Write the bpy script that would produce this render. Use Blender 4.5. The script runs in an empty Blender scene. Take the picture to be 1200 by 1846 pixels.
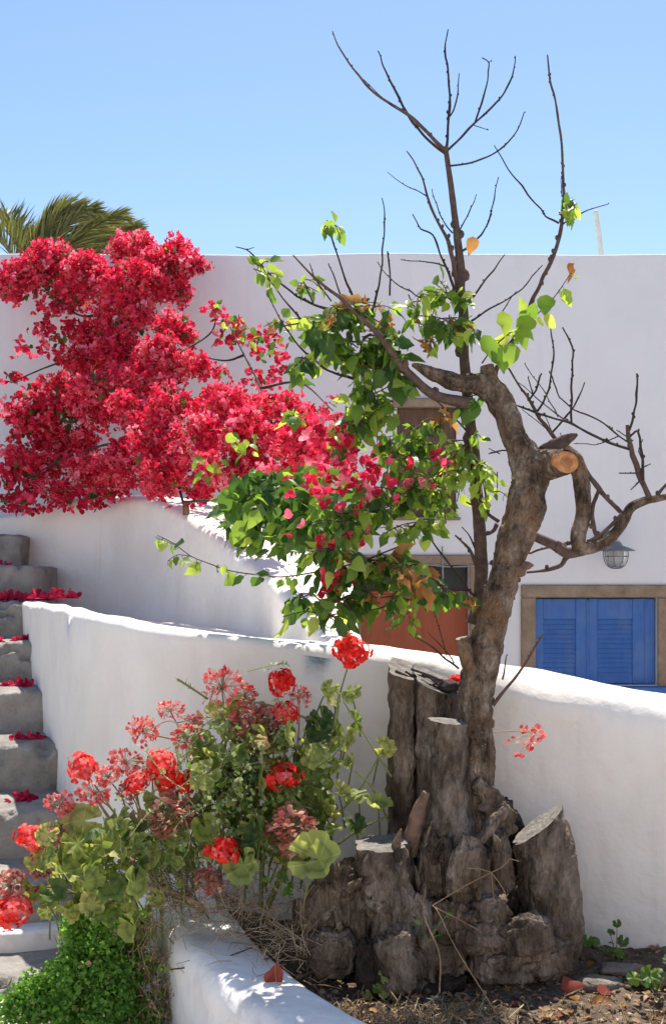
import bpy, math, random
import numpy as np
from mathutils import Vector, Matrix, noise as mnoise

random.seed(11)
RNG = np.random.default_rng(11)
S = bpy.context.scene
COL = S.collection

# ------------------------------------------------------------------ camera
F_PX, EYE, HOR = 2200.0, 1.6, 1010.0          # focal length in photo pixels, eye height, horizon row
cam = bpy.data.cameras.new('camera')
cam.sensor_fit = 'VERTICAL'
cam.sensor_height = 36.0
cam.lens = F_PX / 1846.0 * 36.0
cam.shift_y = (HOR - 923.0) / 1846.0
cam.clip_start = 0.05
cam.clip_end = 2000.0
cam_o = bpy.data.objects.new('camera', cam)
COL.objects.link(cam_o)
cam_o.location = (0, 0, EYE)
cam_o.rotation_euler = (math.radians(90), 0, 0)
S.camera = cam_o

# ------------------------------------------------------------------ sky and sun
SUN_EL, SUN_AZ = 64.0, 12.0                  # azimuth measured from +Y towards +X: the sun stands behind the house
world = bpy.data.worlds.new('World')
S.world = world
world.use_nodes = True
wn, wl = world.node_tree.nodes, world.node_tree.links
sky = wn.new('ShaderNodeTexSky')
sky.sky_type = 'NISHITA'
sky.sun_disc = False
sky.sun_elevation = math.radians(SUN_EL)
sky.sun_rotation = math.radians(SUN_AZ)
sky.air_density = 1.0
sky.dust_density = 0.5
sky.ozone_density = 3.1
sky.altitude = 300
wl.new(sky.outputs[0], wn['Background'].inputs[0])
wn['Background'].inputs[1].default_value = 0.115
sun = bpy.data.lights.new('sun', 'SUN')
sun.energy = 5.0
sun.angle = math.radians(0.53)
sun.color = (1.0, 0.93, 0.84)
sun_o = bpy.data.objects.new('sun', sun)
COL.objects.link(sun_o)
el, az = math.radians(SUN_EL), math.radians(SUN_AZ)
to_sun = Vector((math.sin(az) * math.cos(el), math.cos(az) * math.cos(el), math.sin(el)))
sun_o.rotation_euler = to_sun.to_track_quat('Z', 'Y').to_euler()
sun_o.location = (3, 12, 20)
S.view_settings.view_transform = 'Standard'
S.view_settings.look = 'None'
S.view_settings.exposure = 0.70
S.view_settings.gamma = 1.0
S.view_settings.use_curve_mapping = False
S.render.engine = 'CYCLES'
S.cycles.use_denoising = True
S.cycles.max_bounces = 8
S.cycles.diffuse_bounces = 5
S.cycles.transmission_bounces = 6
S.cycles.transparent_max_bounces = 8


# ------------------------------------------------------------------ helpers
def at(px, py, d):
    """photo pixel + distance from the camera -> place in the scene"""
    return Vector(((px - 600.0) / F_PX * d, d, EYE - (py - HOR) / F_PX * d))


def rp(px, d):
    return px / F_PX * d


def link(o):
    COL.objects.link(o)
    return o


def root(name, loc, label, cat, group=None, kind=None):
    o = link(bpy.data.objects.new(name, None))
    o.empty_display_size = 0.1
    o.location = loc
    o['label'] = label
    o['category'] = cat
    if group:
        o['group'] = group
    if kind:
        o['kind'] = kind
    return o


def tag(o, label=None, cat=None, group=None, kind=None):
    if label:
        o['label'] = label
    if cat:
        o['category'] = cat
    if group:
        o['group'] = group
    if kind:
        o['kind'] = kind
    return o


def wloc(o):
    v = Vector((0, 0, 0))
    while o is not None:
        v = v + o.location
        o = o.parent
    return v


def put(name, me, parent=None, M=None):
    """object from mesh data given in world coordinates (or placed by the world matrix M)"""
    o = link(bpy.data.objects.new(name, me))
    off = Vector((0, 0, 0))
    if parent is not None:
        o.parent = parent
        off = wloc(parent)
    o.matrix_local = Matrix.Translation(-off) @ (M if M is not None else Matrix.Identity(4))
    return o


class Geo:
    def __init__(self):
        self.v, self.f, self.n = [], [], 0     # f: (array (k,3|4), material, smooth)

    def add(self, v, f, mat=0, smooth=True):
        v = np.asarray(v, dtype=np.float64).reshape(-1, 3)
        if len(f) == 0:
            return
        if isinstance(f, np.ndarray):
            groups = [f]
        else:
            groups = [np.array([q for q in f if len(q) == k]) for k in sorted({len(q) for q in f})]
        for g in groups:
            self.f.append((g + self.n, mat, smooth))
        self.v.append(v)
        self.n += len(v)

    def mesh(self, name, mats):
        me = bpy.data.meshes.new(name)
        V = np.concatenate(self.v)
        loops = np.concatenate([g.reshape(-1) for g, _, _ in self.f])
        tot = np.concatenate([np.full(len(g), g.shape[1]) for g, _, _ in self.f])
        start = np.concatenate([[0], np.cumsum(tot)[:-1]])
        mi = np.concatenate([np.full(len(g), m) for g, m, _ in self.f])
        sm = np.concatenate([np.full(len(g), s, dtype=bool) for g, _, s in self.f])
        me.vertices.add(len(V))
        me.vertices.foreach_set('co', V.reshape(-1))
        me.loops.add(len(loops))
        me.loops.foreach_set('vertex_index', loops.astype(np.int32))
        me.polygons.add(len(tot))
        me.polygons.foreach_set('loop_start', start.astype(np.int32))
        me.polygons.foreach_set('loop_total', tot.astype(np.int32))
        for m in (mats if isinstance(mats, (list, tuple)) else [mats]):
            me.materials.append(m)
        me.polygons.foreach_set('material_index', mi.astype(np.int32))
        me.polygons.foreach_set('use_smooth', sm)
        me.update(calc_edges=True)
        me.validate()
        return me

    def build(self, name, mats, parent=None):
        return put(name, self.mesh(name, mats), parent)


def fbm(p, octaves=3):
    return mnoise.fractal(p, 1.0, 2.0, octaves, noise_basis='PERLIN_ORIGINAL')


def split(p, seed=0.0, sc=(13.0, 13.0, 4.2)):
    """0..1: depth of the nearest crack between wood blocks"""
    w = 1.6 * mnoise.noise(Vector((p[0] * 9 + seed, p[1] * 9, p[2] * 9)))
    q = Vector((p[0] * sc[0] + w + seed, p[1] * sc[1] + w, p[2] * sc[2] + .6 * w))
    d = mnoise.voronoi(q)[0]
    return max(0.0, 1 - (d[1] - d[0]) / .22) ** 1.3


def catmull(pts, step):
    """pts: list of tuples (any length); smooth resample, about `step` apart (first 3 comps are the place)"""
    P = [np.array(p, dtype=float) for p in pts]
    if len(P) == 2:
        n = max(1, int(np.linalg.norm(P[1][:3] - P[0][:3]) / step))
        return [P[0] + (P[1] - P[0]) * i / n for i in range(n + 1)]
    Q = [2 * P[0] - P[1]] + P + [2 * P[-1] - P[-2]]
    out = []
    for i in range(1, len(Q) - 2):
        a, b, c, d = Q[i - 1], Q[i], Q[i + 1], Q[i + 2]
        n = max(1, int(math.ceil(np.linalg.norm(c[:3] - b[:3]) / step)))
        for k in range(n):
            t = k / n
            out.append(0.5 * (2 * b + (c - a) * t + (2 * a - 5 * b + 4 * c - d) * t * t + (3 * b - a - 3 * c + d) * t ** 3))
    out.append(P[-1])
    return out


def tube(g, pts, sides=6, step=0.02, rough=0.0, freq=20.0, mat=0, cap0=True, cap1=True, capmat=None, ridges=0.0, seed=0.0, crack=0.0):
    """pts: (x,y,z,r). A tapered tube; `rough` displaces the surface as a fraction of its radius"""
    P = catmull(pts, step)
    C = np.array([p[:3] for p in P])
    R = np.maximum(np.array([p[3] for p in P]), 1e-4)
    T = np.gradient(C, axis=0)
    T /= np.maximum(np.linalg.norm(T, axis=1, keepdims=True), 1e-9)
    ref = np.array([0.0, -1.0, 0.0]) if abs(T[0][1]) < 0.9 else np.array([1.0, 0, 0])
    V = []
    ang = np.arange(sides) / sides * 2 * math.pi
    for i in range(len(C)):
        u = ref - T[i] * np.dot(ref, T[i])
        u /= max(np.linalg.norm(u), 1e-9)
        w = np.cross(T[i], u)
        ref = u
        for a in ang:
            n = u * math.cos(a) + w * math.sin(a)
            r = R[i]
            if rough > 0:
                p = C[i] + n * r
                k = fbm(Vector(p * freq) + Vector((seed, seed * .7, 0)), 4)
                k2 = fbm(Vector(p * freq * .35) + Vector((seed, 3.1, 0)), 2)
                r *= 1 + rough * (0.7 * k + 0.9 * k2)
                if ridges > 0:
                    r *= 1 + ridges * mnoise.noise(Vector((math.cos(a) * 3.2 + seed, math.sin(a) * 3.2, i * step * 3.0)))
            if crack > 0:
                r -= crack * split(C[i] + n * R[i], seed)
            V.append(C[i] + n * r)
    n = len(C)
    idx = np.arange(n * sides).reshape(n, sides)
    q = np.stack([idx[:-1], np.roll(idx, -1, 1)[:-1], np.roll(idx, -1, 1)[1:], idx[1:]], -1).reshape(-1, 4)
    g.add(V, q, mat)
    V = np.array(V)
    cm = mat if capmat is None else capmat
    for on, ring in ((cap0, 0), (cap1, n - 1)):
        if on:
            rv = V[ring * sides:(ring + 1) * sides]
            c = rv.mean(0)
            vs = np.vstack([rv, c + (rv - c) * 0.5, c])
            fs = [(j, (j + 1) % sides, sides + (j + 1) % sides, sides + j) for j in range(sides)] + \
                 [(sides + j, sides + (j + 1) % sides, 2 * sides) for j in range(sides)]
            g.add(vs, fs, cm, smooth=False)


def chain(pts, d0, d1=None):
    """[(px,py,rpx)] at distances d0..d1 -> world control points"""
    d1 = d0 if d1 is None else d1
    out = []
    for i, p in enumerate(pts):
        d = d0 + (d1 - d0) * i / max(1, len(pts) - 1)
        if len(p) > 3:
            d = p[3]
        v = at(p[0], p[1], d)
        out.append((v.x, v.y, v.z, rp(p[2], d)))
    return out


def box(g, x0, x1, y0, y1, z0, z1, mat=0, bev=0.0):
    if bev <= 0:
        v = [(x, y, z) for z in (z0, z1) for y in (y0, y1) for x in (x0, x1)]
        f = [(0, 2, 3, 1), (4, 5, 7, 6), (0, 1, 5, 4), (2, 6, 7, 3), (1, 3, 7, 5), (0, 4, 6, 2)]
        g.add(v, f, mat, smooth=False)
        return
    b = bev                                  # bevelled box: 24 verts
    v, cen = [], {}
    X, Y, Z = (x0, x1), (y0, y1), (z0, z1)
    faces = []
    for k in range(2):
        for j in range(2):
            for i in range(2):
                sx, sy, sz = (b if i == 0 else -b), (b if j == 0 else -b), (b if k == 0 else -b)
                base = len(v)
                v += [(X[i], Y[j] + sy, Z[k] + sz), (X[i] + sx, Y[j], Z[k] + sz), (X[i] + sx, Y[j] + sy, Z[k])]
                cen[(i, j, k)] = base
    c = lambda i, j, k, a: cen[(i, j, k)] + a
    for s in (0, 1):
        fx = [c(s, 0, 0, 0), c(s, 1, 0, 0), c(s, 1, 1, 0), c(s, 0, 1, 0)]
        fy = [c(0, s, 0, 1), c(1, s, 0, 1), c(1, s, 1, 1), c(0, s, 1, 1)]
        fz = [c(0, 0, s, 2), c(1, 0, s, 2), c(1, 1, s, 2), c(0, 1, s, 2)]
        faces += [fx if s else fx[::-1], fy[::-1] if s else fy, fz if s else fz[::-1]]
    for a in (0, 1):
        for bb in (0, 1):
            faces.append([c(a, bb, 0, 0), c(a, bb, 1, 0), c(a, bb, 1, 1), c(a, bb, 0, 1)])
            faces.append([c(a, 0, bb, 0), c(a, 1, bb, 0), c(a, 1, bb, 2), c(a, 0, bb, 2)])
            faces.append([c(0, a, bb, 1), c(1, a, bb, 1), c(1, a, bb, 2), c(0, a, bb, 2)])
    for i in (0, 1):
        for j in (0, 1):
            for k in (0, 1):
                faces.append([c(i, j, k, 0), c(i, j, k, 1), c(i, j, k, 2)])
    g.add(v, faces, mat, smooth=False)


def blob(g, c, r, rough=0.25, freq=8.0, mat=0, seg=14, rings=9, seed=0.0, rot=None, power=1.0, crack=0.0):
    """a lumpy ellipsoid"""
    V, Fq = [], []
    for i in range(rings + 1):
        th = math.pi * i / rings
        for j in range(seg):
            ph = 2 * math.pi * j / seg
            n = Vector((math.sin(th) * math.cos(ph), math.sin(th) * math.sin(ph), math.cos(th)))
            k = 1 + rough * (fbm(n * freq * .35 + Vector((seed, seed, seed)), 5) + .4 * mnoise.noise(n * freq + Vector((0, seed, 0))))
            s = Vector([math.copysign(abs(q) ** power, q) for q in n])
            p = Vector((s.x * r[0], s.y * r[1], s.z * r[2])) * k
            if rot is not None:
                p = rot @ p
            if crack > 0:
                p = p * (1 - crack * split(Vector(c) + p, seed, (15.0, 15.0, 6.5)))
            V.append(Vector(c) + p)
    for i in range(rings):
        for j in range(seg):
            Fq.append((i * seg + j, (i + 1) * seg + j, (i + 1) * seg + (j + 1) % seg, i * seg + (j + 1) % seg))
    g.add([tuple(p) for p in V], np.array(Fq), mat)


# ------------------------------------------------------------------ materials
def new_mat(name):
    m = bpy.data.materials.new(name)
    m.use_nodes = True
    return m, m.node_tree.nodes, m.node_tree.links, m.node_tree.nodes['Principled BSDF']


def ramp(nodes, stops):
    r = nodes.new('ShaderNodeValToRGB')
    while len(r.color_ramp.elements) < len(stops):
        r.color_ramp.elements.new(0.5)
    for e, (p, c) in zip(r.color_ramp.elements, stops):
        e.position = p
        e.color = (*c, 1)
    return r


def surf(name, stops, scale=8.0, rough=0.85, bump=0.3, bscale=60.0, detail=6.0, stretch=(1, 1, 1), bdist=0.01, spec=0.25,
         big=None, bigscale=1.2, bstretch=None, nrough=0.62, speck=None, streak=None):
    """mottled rough surface in object space, noise-driven colour and relief; `big` = (colour, amount) of large soft stains"""
    m, N, L, bs = new_mat(name)
    tc = N.new('ShaderNodeTexCoord')
    mp = N.new('ShaderNodeMapping')
    mp.inputs['Scale'].default_value = stretch
    L.new(tc.outputs['Object'], mp.inputs[0])
    n1 = N.new('ShaderNodeTexNoise')
    n1.inputs['Scale'].default_value = scale
    n1.inputs['Detail'].default_value = detail
    n1.inputs['Roughness'].default_value = nrough
    L.new(mp.outputs[0], n1.inputs['Vector'])
    r = ramp(N, stops)
    L.new(n1.outputs['Fac'], r.inputs[0])
    out = r.outputs[0]
    if big:
        n3 = N.new('ShaderNodeTexNoise')
        n3.inputs['Scale'].default_value = bigscale
        n3.inputs['Detail'].default_value = 4
        L.new(tc.outputs['Object'], n3.inputs['Vector'])
        rr = N.new('ShaderNodeMapRange')
        rr.inputs[1].default_value, rr.inputs[2].default_value = 0.48, 0.72
        rr.inputs[3].default_value, rr.inputs[4].default_value = 0.0, big[1]
        L.new(n3.outputs['Fac'], rr.inputs[0])
        mx = N.new('ShaderNodeMix')
        mx.data_type = 'RGBA'
        L.new(rr.outputs[0], mx.inputs[0])
        L.new(out, mx.inputs[6])
        mx.inputs[7].default_value = (*big[0], 1)
        out = mx.outputs[2]
    if streak:                                         # faint run-off streaks and scuffs
        ms_ = N.new('ShaderNodeMapping')
        ms_.inputs['Scale'].default_value = (9, 9, .9)
        L.new(tc.outputs['Object'], ms_.inputs[0])
        ns_ = N.new('ShaderNodeTexNoise')
        ns_.inputs['Scale'].default_value = 1.0
        ns_.inputs['Detail'].default_value = 7
        ns_.inputs['Roughness'].default_value = .65
        L.new(ms_.outputs[0], ns_.inputs['Vector'])
        rs_ = N.new('ShaderNodeMapRange')
        rs_.inputs[1].default_value, rs_.inputs[2].default_value = .56, .78
        rs_.inputs[3].default_value, rs_.inputs[4].default_value = 0, streak[1]
        L.new(ns_.outputs['Fac'], rs_.inputs[0])
        mx = N.new('ShaderNodeMix')
        mx.data_type = 'RGBA'
        L.new(rs_.outputs[0], mx.inputs[0])
        L.new(out, mx.inputs[6])
        mx.inputs[7].default_value = (*streak[0], 1)
        out = mx.outputs[2]
    if speck:                                          # small pale lichen or lime specks
        vo = N.new('ShaderNodeTexVoronoi')
        vo.inputs['Scale'].default_value = speck[1]
        L.new(tc.outputs['Object'], vo.inputs['Vector'])
        sr = N.new('ShaderNodeMapRange')
        sr.inputs[1].default_value, sr.inputs[2].default_value = speck[2], speck[2] * .6
        L.new(vo.outputs['Distance'], sr.inputs[0])
        mx = N.new('ShaderNodeMix')
        mx.data_type = 'RGBA'
        L.new(sr.outputs[0], mx.inputs[0])
        L.new(out, mx.inputs[6])
        mx.inputs[7].default_value = (*speck[0], 1)
        out = mx.outputs[2]
    L.new(out, bs.inputs['Base Color'])
    bs.inputs['Roughness'].default_value = rough
    bs.inputs['Specular IOR Level'].default_value = spec
    n2 = N.new('ShaderNodeTexNoise')
    n2.inputs['Scale'].default_value = bscale
    n2.inputs['Detail'].default_value = 5
    if bstretch:
        m2 = N.new('ShaderNodeMapping')
        m2.inputs['Scale'].default_value = bstretch
        L.new(tc.outputs['Object'], m2.inputs[0])
        L.new(m2.outputs[0], n2.inputs['Vector'])
    else:
        L.new(mp.outputs[0], n2.inputs['Vector'])
    b = N.new('ShaderNodeBump')
    b.inputs['Strength'].default_value = bump
    b.inputs['Distance'].default_value = bdist
    L.new(n2.outputs['Fac'], b.inputs['Height'])
    L.new(b.outputs[0], bs.inputs['Normal'])
    return m


def leafmat(name, stops, trans=0.4, tcol=(1, 1, 1), rough=0.45, spec=0.4, tgain=1.6, veins=False):
    """thin leaf or petal: colour varies from leaf to leaf, light shines through"""
    m, N, L, bs = new_mat(name)
    oi = N.new('ShaderNodeObjectInfo')
    ge = N.new('ShaderNodeNewGeometry')
    ad = N.new('ShaderNodeMath')
    ad.operation = 'ADD'
    L.new(oi.outputs['Random'], ad.inputs[0])
    L.new(ge.outputs['Random Per Island'], ad.inputs[1])
    fr = N.new('ShaderNodeMath')
    fr.operation = 'FRACT'
    L.new(ad.outputs[0], fr.inputs[0])
    r = ramp(N, stops)
    L.new(fr.outputs[0], r.inputs[0])
    tc = N.new('ShaderNodeTexCoord')
    nz = N.new('ShaderNodeTexNoise')
    nz.inputs['Scale'].default_value = 45
    nz.inputs['Detail'].default_value = 3
    L.new(tc.outputs['Object'], nz.inputs['Vector'])
    mr = N.new('ShaderNodeMapRange')
    mr.inputs[3].default_value, mr.inputs[4].default_value = 0.72, 1.22
    L.new(nz.outputs['Fac'], mr.inputs[0])
    mu = N.new('ShaderNodeMix')
    mu.data_type = 'RGBA'
    mu.blend_type = 'MULTIPLY'
    mu.inputs[0].default_value = 1.0
    L.new(r.outputs[0], mu.inputs[6])
    L.new(mr.outputs[0], mu.inputs[7])
    if veins:                                          # pale radial veins and the darker ring of a geranium leaf
        sp_ = N.new('ShaderNodeSeparateXYZ')
        L.new(tc.outputs['Object'], sp_.inputs[0])
        at_ = N.new('ShaderNodeMath')
        at_.operation = 'ARCTAN2'
        L.new(sp_.outputs[0], at_.inputs[0])
        L.new(sp_.outputs[1], at_.inputs[1])
        m1 = N.new('ShaderNodeMath')
        m1.operation = 'MULTIPLY'
        m1.inputs[1].default_value = 3.5
        L.new(at_.outputs[0], m1.inputs[0])
        s1_ = N.new('ShaderNodeMath')
        s1_.operation = 'SINE'
        L.new(m1.outputs[0], s1_.inputs[0])
        a1_ = N.new('ShaderNodeMath')
        a1_.operation = 'ABSOLUTE'
        L.new(s1_.outputs[0], a1_.inputs[0])
        vr_ = ramp(N, [(0.0, (1.5, 1.5, 1.5)), (.16, (1, 1, 1)), (1, (.92, .92, .92))])
        L.new(a1_.outputs[0], vr_.inputs[0])
        le_ = N.new('ShaderNodeVectorMath')
        le_.operation = 'LENGTH'
        L.new(tc.outputs['Object'], le_.inputs[0])
        rr_ = ramp(N, [(0.0, (1.1, 1.1, 1.0)), (.42, (.95, .95, .9)), (.6, (.62, .62, .6)), (.74, (1, 1, 1)), (1, (1.15, 1.1, 1.0))])
        L.new(le_.outputs['Value'], rr_.inputs[0])
        prev = mu
        for src in (vr_, rr_):
            m2_ = N.new('ShaderNodeMix')
            m2_.data_type = 'RGBA'
            m2_.blend_type = 'MULTIPLY'
            m2_.inputs[0].default_value = 1.0
            L.new(prev.outputs[2], m2_.inputs[6])
            L.new(src.outputs[0], m2_.inputs[7])
            prev = m2_
        mu = prev
    L.new(mu.outputs[2], bs.inputs['Base Color'])
    bs.inputs['Roughness'].default_value = rough
    bs.inputs['Specular IOR Level'].default_value = spec
    tr = N.new('ShaderNodeBsdfTranslucent')
    mt = N.new('ShaderNodeMix')
    mt.data_type = 'RGBA'
    mt.blend_type = 'MULTIPLY'
    mt.inputs[0].default_value = 1.0
    mt.clamp_result = True
    L.new(mu.outputs[2], mt.inputs[6])
    mt.inputs[7].default_value = (tcol[0] * tgain, tcol[1] * tgain, tcol[2] * tgain, 1)
    L.new(mt.outputs[2], tr.inputs['Color'])
    ms = N.new('ShaderNodeMixShader')
    ms.inputs[0].default_value = trans
    L.new(bs.outputs[0], ms.inputs[1])
    L.new(tr.outputs[0], ms.inputs[2])
    L.new(ms.outputs[0], N['Material Output'].inputs['Surface'])
    return m


M = {}
M['lime'] = surf('limewash', [(0.25, (0.775, 0.72, 0.64)), (0.55, (0.835, 0.79, 0.72)), (0.8, (0.855, 0.82, 0.765))], 3.0, 0.9, 0.6, 7.0,
                 bdist=0.03, big=((0.70, 0.635, 0.555), 0.55), bigscale=1.6, streak=((0.60, 0.53, 0.45), .42))
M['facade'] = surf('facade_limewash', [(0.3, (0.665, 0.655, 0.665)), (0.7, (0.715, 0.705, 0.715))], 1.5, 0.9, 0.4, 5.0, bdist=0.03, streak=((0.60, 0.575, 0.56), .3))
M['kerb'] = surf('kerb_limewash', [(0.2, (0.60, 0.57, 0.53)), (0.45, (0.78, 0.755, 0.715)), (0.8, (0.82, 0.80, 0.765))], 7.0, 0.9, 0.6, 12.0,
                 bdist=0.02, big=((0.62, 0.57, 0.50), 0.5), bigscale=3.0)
M['step'] = surf('step_cement', [(0.25, (0.15, 0.137, 0.12)), (0.5, (0.25, 0.23, 0.205)), (0.8, (0.36, 0.33, 0.285))], 9.0, 0.92, 0.8, 55.0,
                 bdist=0.012, big=((0.42, 0.39, 0.34), 0.55), bigscale=3.5)
M['paving'] = surf('pale_paving', [(0.3, (0.44, 0.405, 0.36)), (0.7, (0.55, 0.51, 0.46))], 4.0, 0.9, 0.4, 40.0)
M['ground'] = surf('dusty_ground', [(0.3, (0.46, 0.42, 0.37)), (0.7, (0.58, 0.54, 0.48))], 2.0, 0.95, 0.4, 20.0)
M['soil'] = surf('dry_soil', [(0.25, (0.055, 0.039, 0.028)), (0.5, (0.14, 0.102, 0.072)), (0.8, (0.27, 0.205, 0.145))], 26.0, 0.97, 1.0, 90.0, bdist=0.02)
M['bark'] = surf('tree_bark', [(0.34, (0.016, 0.010, 0.007)), (0.44, (0.085, 0.058, 0.039)), (0.54, (0.20, 0.148, 0.104)), (0.68, (0.42, 0.34, 0.26))],
                 17.0, 0.92, 1.0, 55.0, detail=12, stretch=(1, 1, .55), bdist=0.05, big=((0.26, 0.138, 0.062), .75), bigscale=9, nrough=.74, speck=((.55, .5, .42), 75, .10))
M['oldwood'] = surf('weathered_stump_wood', [(0.33, (0.018, 0.012, 0.009)), (0.44, (0.10, 0.073, 0.052)), (0.54, (0.215, 0.166, 0.124)), (0.68, (0.44, 0.365, 0.29))],
                    12.0, 0.93, 1.0, 50.0, detail=12, stretch=(1, 1, .4), bdist=0.045, big=((0.105, 0.068, 0.043), .7), bigscale=6, nrough=.72, speck=((.03, .022, .018), 60, .12))
M['shadewood'] = surf('shade_darkened_wood', [(0.28, (0.010, 0.007, 0.005)), (0.45, (0.038, 0.027, 0.02)), (0.7, (0.10, 0.076, 0.058))],  # wood colour darkened to stand for shade in the root gaps
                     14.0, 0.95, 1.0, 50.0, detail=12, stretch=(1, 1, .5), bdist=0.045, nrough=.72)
M['tornwood'] = surf('torn_fibrous_wood', [(0.28, (0.05, 0.034, 0.022)), (0.45, (0.19, 0.135, 0.09)), (0.6, (0.36, 0.275, 0.195)), (0.75, (0.54, 0.44, 0.33))],
                     14.0, 0.93, 1.0, 60.0, detail=12, stretch=(2.2, 2.2, .5), bdist=0.05, nrough=.7)
M['greycut'] = surf('weathered_saw_cut', [(0.3, (0.10, 0.092, 0.082)), (0.5, (0.19, 0.175, 0.155)), (0.7, (0.29, 0.265, 0.235))], 30.0, 0.93, 1.0, 70.0, detail=10, nrough=.7)
M['cutwood'] = surf('cut_wood', [(0.3, (0.15, 0.12, 0.09)), (0.5, (0.27, 0.22, 0.17)), (0.7, (0.38, 0.32, 0.26))], 22.0, 0.9, 0.9, 60.0, bdist=0.006)
M['freshcut'] = surf('fresh_cut_wood', [(0.3, (0.33, 0.13, 0.045)), (0.55, (0.50, 0.23, 0.09)), (0.8, (0.58, 0.35, 0.18))], 55.0, 0.75, 0.5, 90.0, bdist=0.004)
M['ringwood'] = surf('cut_wood_ring', [(0.3, (0.27, 0.11, 0.04)), (0.7, (0.42, 0.19, 0.08))], 60.0, 0.8, 0.4, 90.0, bdist=0.004)
M['twig'] = surf('young_branch_bark', [(0.3, (0.055, 0.035, 0.028)), (0.6, (0.115, 0.075, 0.058)), (0.85, (0.20, 0.145, 0.11))], 40.0, 0.8, 0.6, 120.0, bdist=0.004)
M['darktwig'] = surf('dark_twig_bark', [(0.3, (0.02, 0.016, 0.015)), (0.7, (0.06, 0.045, 0.04))], 60.0, 0.8, 0.4, 160.0, bdist=0.003)
M['palestick'] = surf('pale_dry_stick', [(0.3, (0.32, 0.23, 0.15)), (0.7, (0.5, 0.39, 0.27))], 50.0, 0.85, 0.4, 160.0, bdist=0.003)
M['brownstick'] = surf('brown_dry_stick', [(0.3, (0.20, 0.115, 0.06)), (0.7, (0.40, 0.27, 0.16))], 50.0, 0.85, 0.4, 160.0, bdist=0.003)
M['redstick'] = surf('reddish_dry_stick', [(0.3, (0.10, 0.066, 0.048)), (0.6, (0.22, 0.135, 0.09)), (0.8, (0.34, 0.17, 0.10))], 22.0, 0.85, 0.6, 90.0, bdist=0.006)
M['stone'] = surf('tan_stone', [(0.25, (0.19, 0.135, 0.09)), (0.55, (0.29, 0.215, 0.15)), (0.8, (0.38, 0.30, 0.22))], 9.0, 0.92, 0.8, 60.0, bdist=0.012)
M['brown_wood'] = surf('dark_brown_wood', [(0.3, (0.085, 0.05, 0.032)), (0.7, (0.155, 0.095, 0.065))], 6.0, 0.7, 0.5, 60.0, stretch=(6, 1, 1), bdist=0.004)
M['red_door'] = surf('red_brown_paint', [(0.3, (0.28, 0.072, 0.034)), (0.7, (0.36, 0.098, 0.046))], 3.0, 0.6, 0.3, 60.0, stretch=(5, 1, 1), bdist=0.004)
M['blue'] = surf('blue_paint', [(0.3, (0.042, 0.122, 0.36)), (0.7, (0.063, 0.16, 0.445))], 7.0, 0.55, 0.4, 60.0, stretch=(4, 1, 1), bdist=0.003, detail=10,
                 big=((0.11, 0.19, 0.36), .5), bigscale=8, streak=((.17, .23, .36), .6))
M['dark'] = surf('dark_interior', [(0.3, (0.015, 0.015, 0.016)), (0.7, (0.03, 0.03, 0.03))], 5.0, 0.3, 0.0)
M['metal'] = surf('grey_lamp_metal', [(0.3, (0.10, 0.11, 0.125)), (0.7, (0.19, 0.20, 0.215))], 25.0, 0.45, 0.3, 90.0, spec=0.5, bdist=0.002)
M['pole'] = surf('white_pole_paint', [(0.3, (0.56, 0.56, 0.47)), (0.7, (0.64, 0.64, 0.55))], 20.0, 0.5, 0.1, 60.0)
M['cable'] = surf('grey_cable', [(0.3, (0.22, 0.22, 0.22)), (0.7, (0.35, 0.35, 0.35))], 20.0, 0.5, 0.1, 60.0)
M['rubble'] = surf('pale_rubble', [(0.3, (0.13, 0.108, 0.085)), (0.7, (0.27, 0.235, 0.19))], 22.0, 0.95, 0.8, 90.0, bdist=0.008)
m, N, L, bs = new_mat('lamp_glass')
bs.inputs['Base Color'].default_value = (0.55, 0.55, 0.52, 1)
bs.inputs['Roughness'].default_value = 0.45
bs.inputs['Transmission Weight'].default_value = 0.75
M['glass'] = m

M['leaf_dark'] = leafmat('leaf_dark_green', [(0, (0.030, 0.075, 0.018)), (.5, (0.062, 0.125, 0.026)), (1, (0.11, 0.19, 0.04))], .42, (1.3, 1.35, .55))
M['leaf_mid'] = leafmat('leaf_mid_green', [(0, (0.075, 0.15, 0.026)), (.5, (0.13, 0.23, 0.036)), (1, (0.21, 0.31, 0.055))], .48, (1.3, 1.3, .6))
M['leaf_lime'] = leafmat('leaf_lime_green', [(0, (0.19, 0.28, 0.035)), (.5, (0.29, 0.39, 0.06)), (1, (0.42, 0.48, 0.11))], .5, (1.2, 1.2, .7))
M['leaf_brown'] = leafmat('leaf_dry_brown', [(0, (0.20, 0.085, 0.03)), (.5, (0.34, 0.16, 0.05)), (1, (0.45, 0.27, 0.10))], .35, (1.2, 1.0, .7), .7, .1)
M['bract'] = leafmat('bougainvillea_bract', [(0, (0.60, 0.014, 0.052)), (.25, (0.80, 0.036, 0.10)), (.6, (0.90, 0.085, 0.17)), (.88, (0.93, 0.18, 0.27)), (1, (0.95, 0.34, 0.42))],
                     .5, (1, .9, .9), .6, .15, 1.2)
M['bract_dark'] = leafmat('bougainvillea_bract_old', [(0, (0.42, 0.009, 0.036)), (1, (0.64, 0.024, 0.075))], .48, (1, .8, .9), .6, .15, 1.25)
M['stamen'] = leafmat('bract_flower_tube', [(0, (0.65, 0.45, 0.32)), (1, (0.8, 0.65, 0.5))], .3)
M['ger_red'] = leafmat('geranium_red', [(0, (0.62, 0.012, 0.010)), (.5, (0.80, 0.028, 0.020)), (1, (0.86, 0.07, 0.05))], .4, (1, .9, .9), .6, .15, 1.2)
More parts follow.
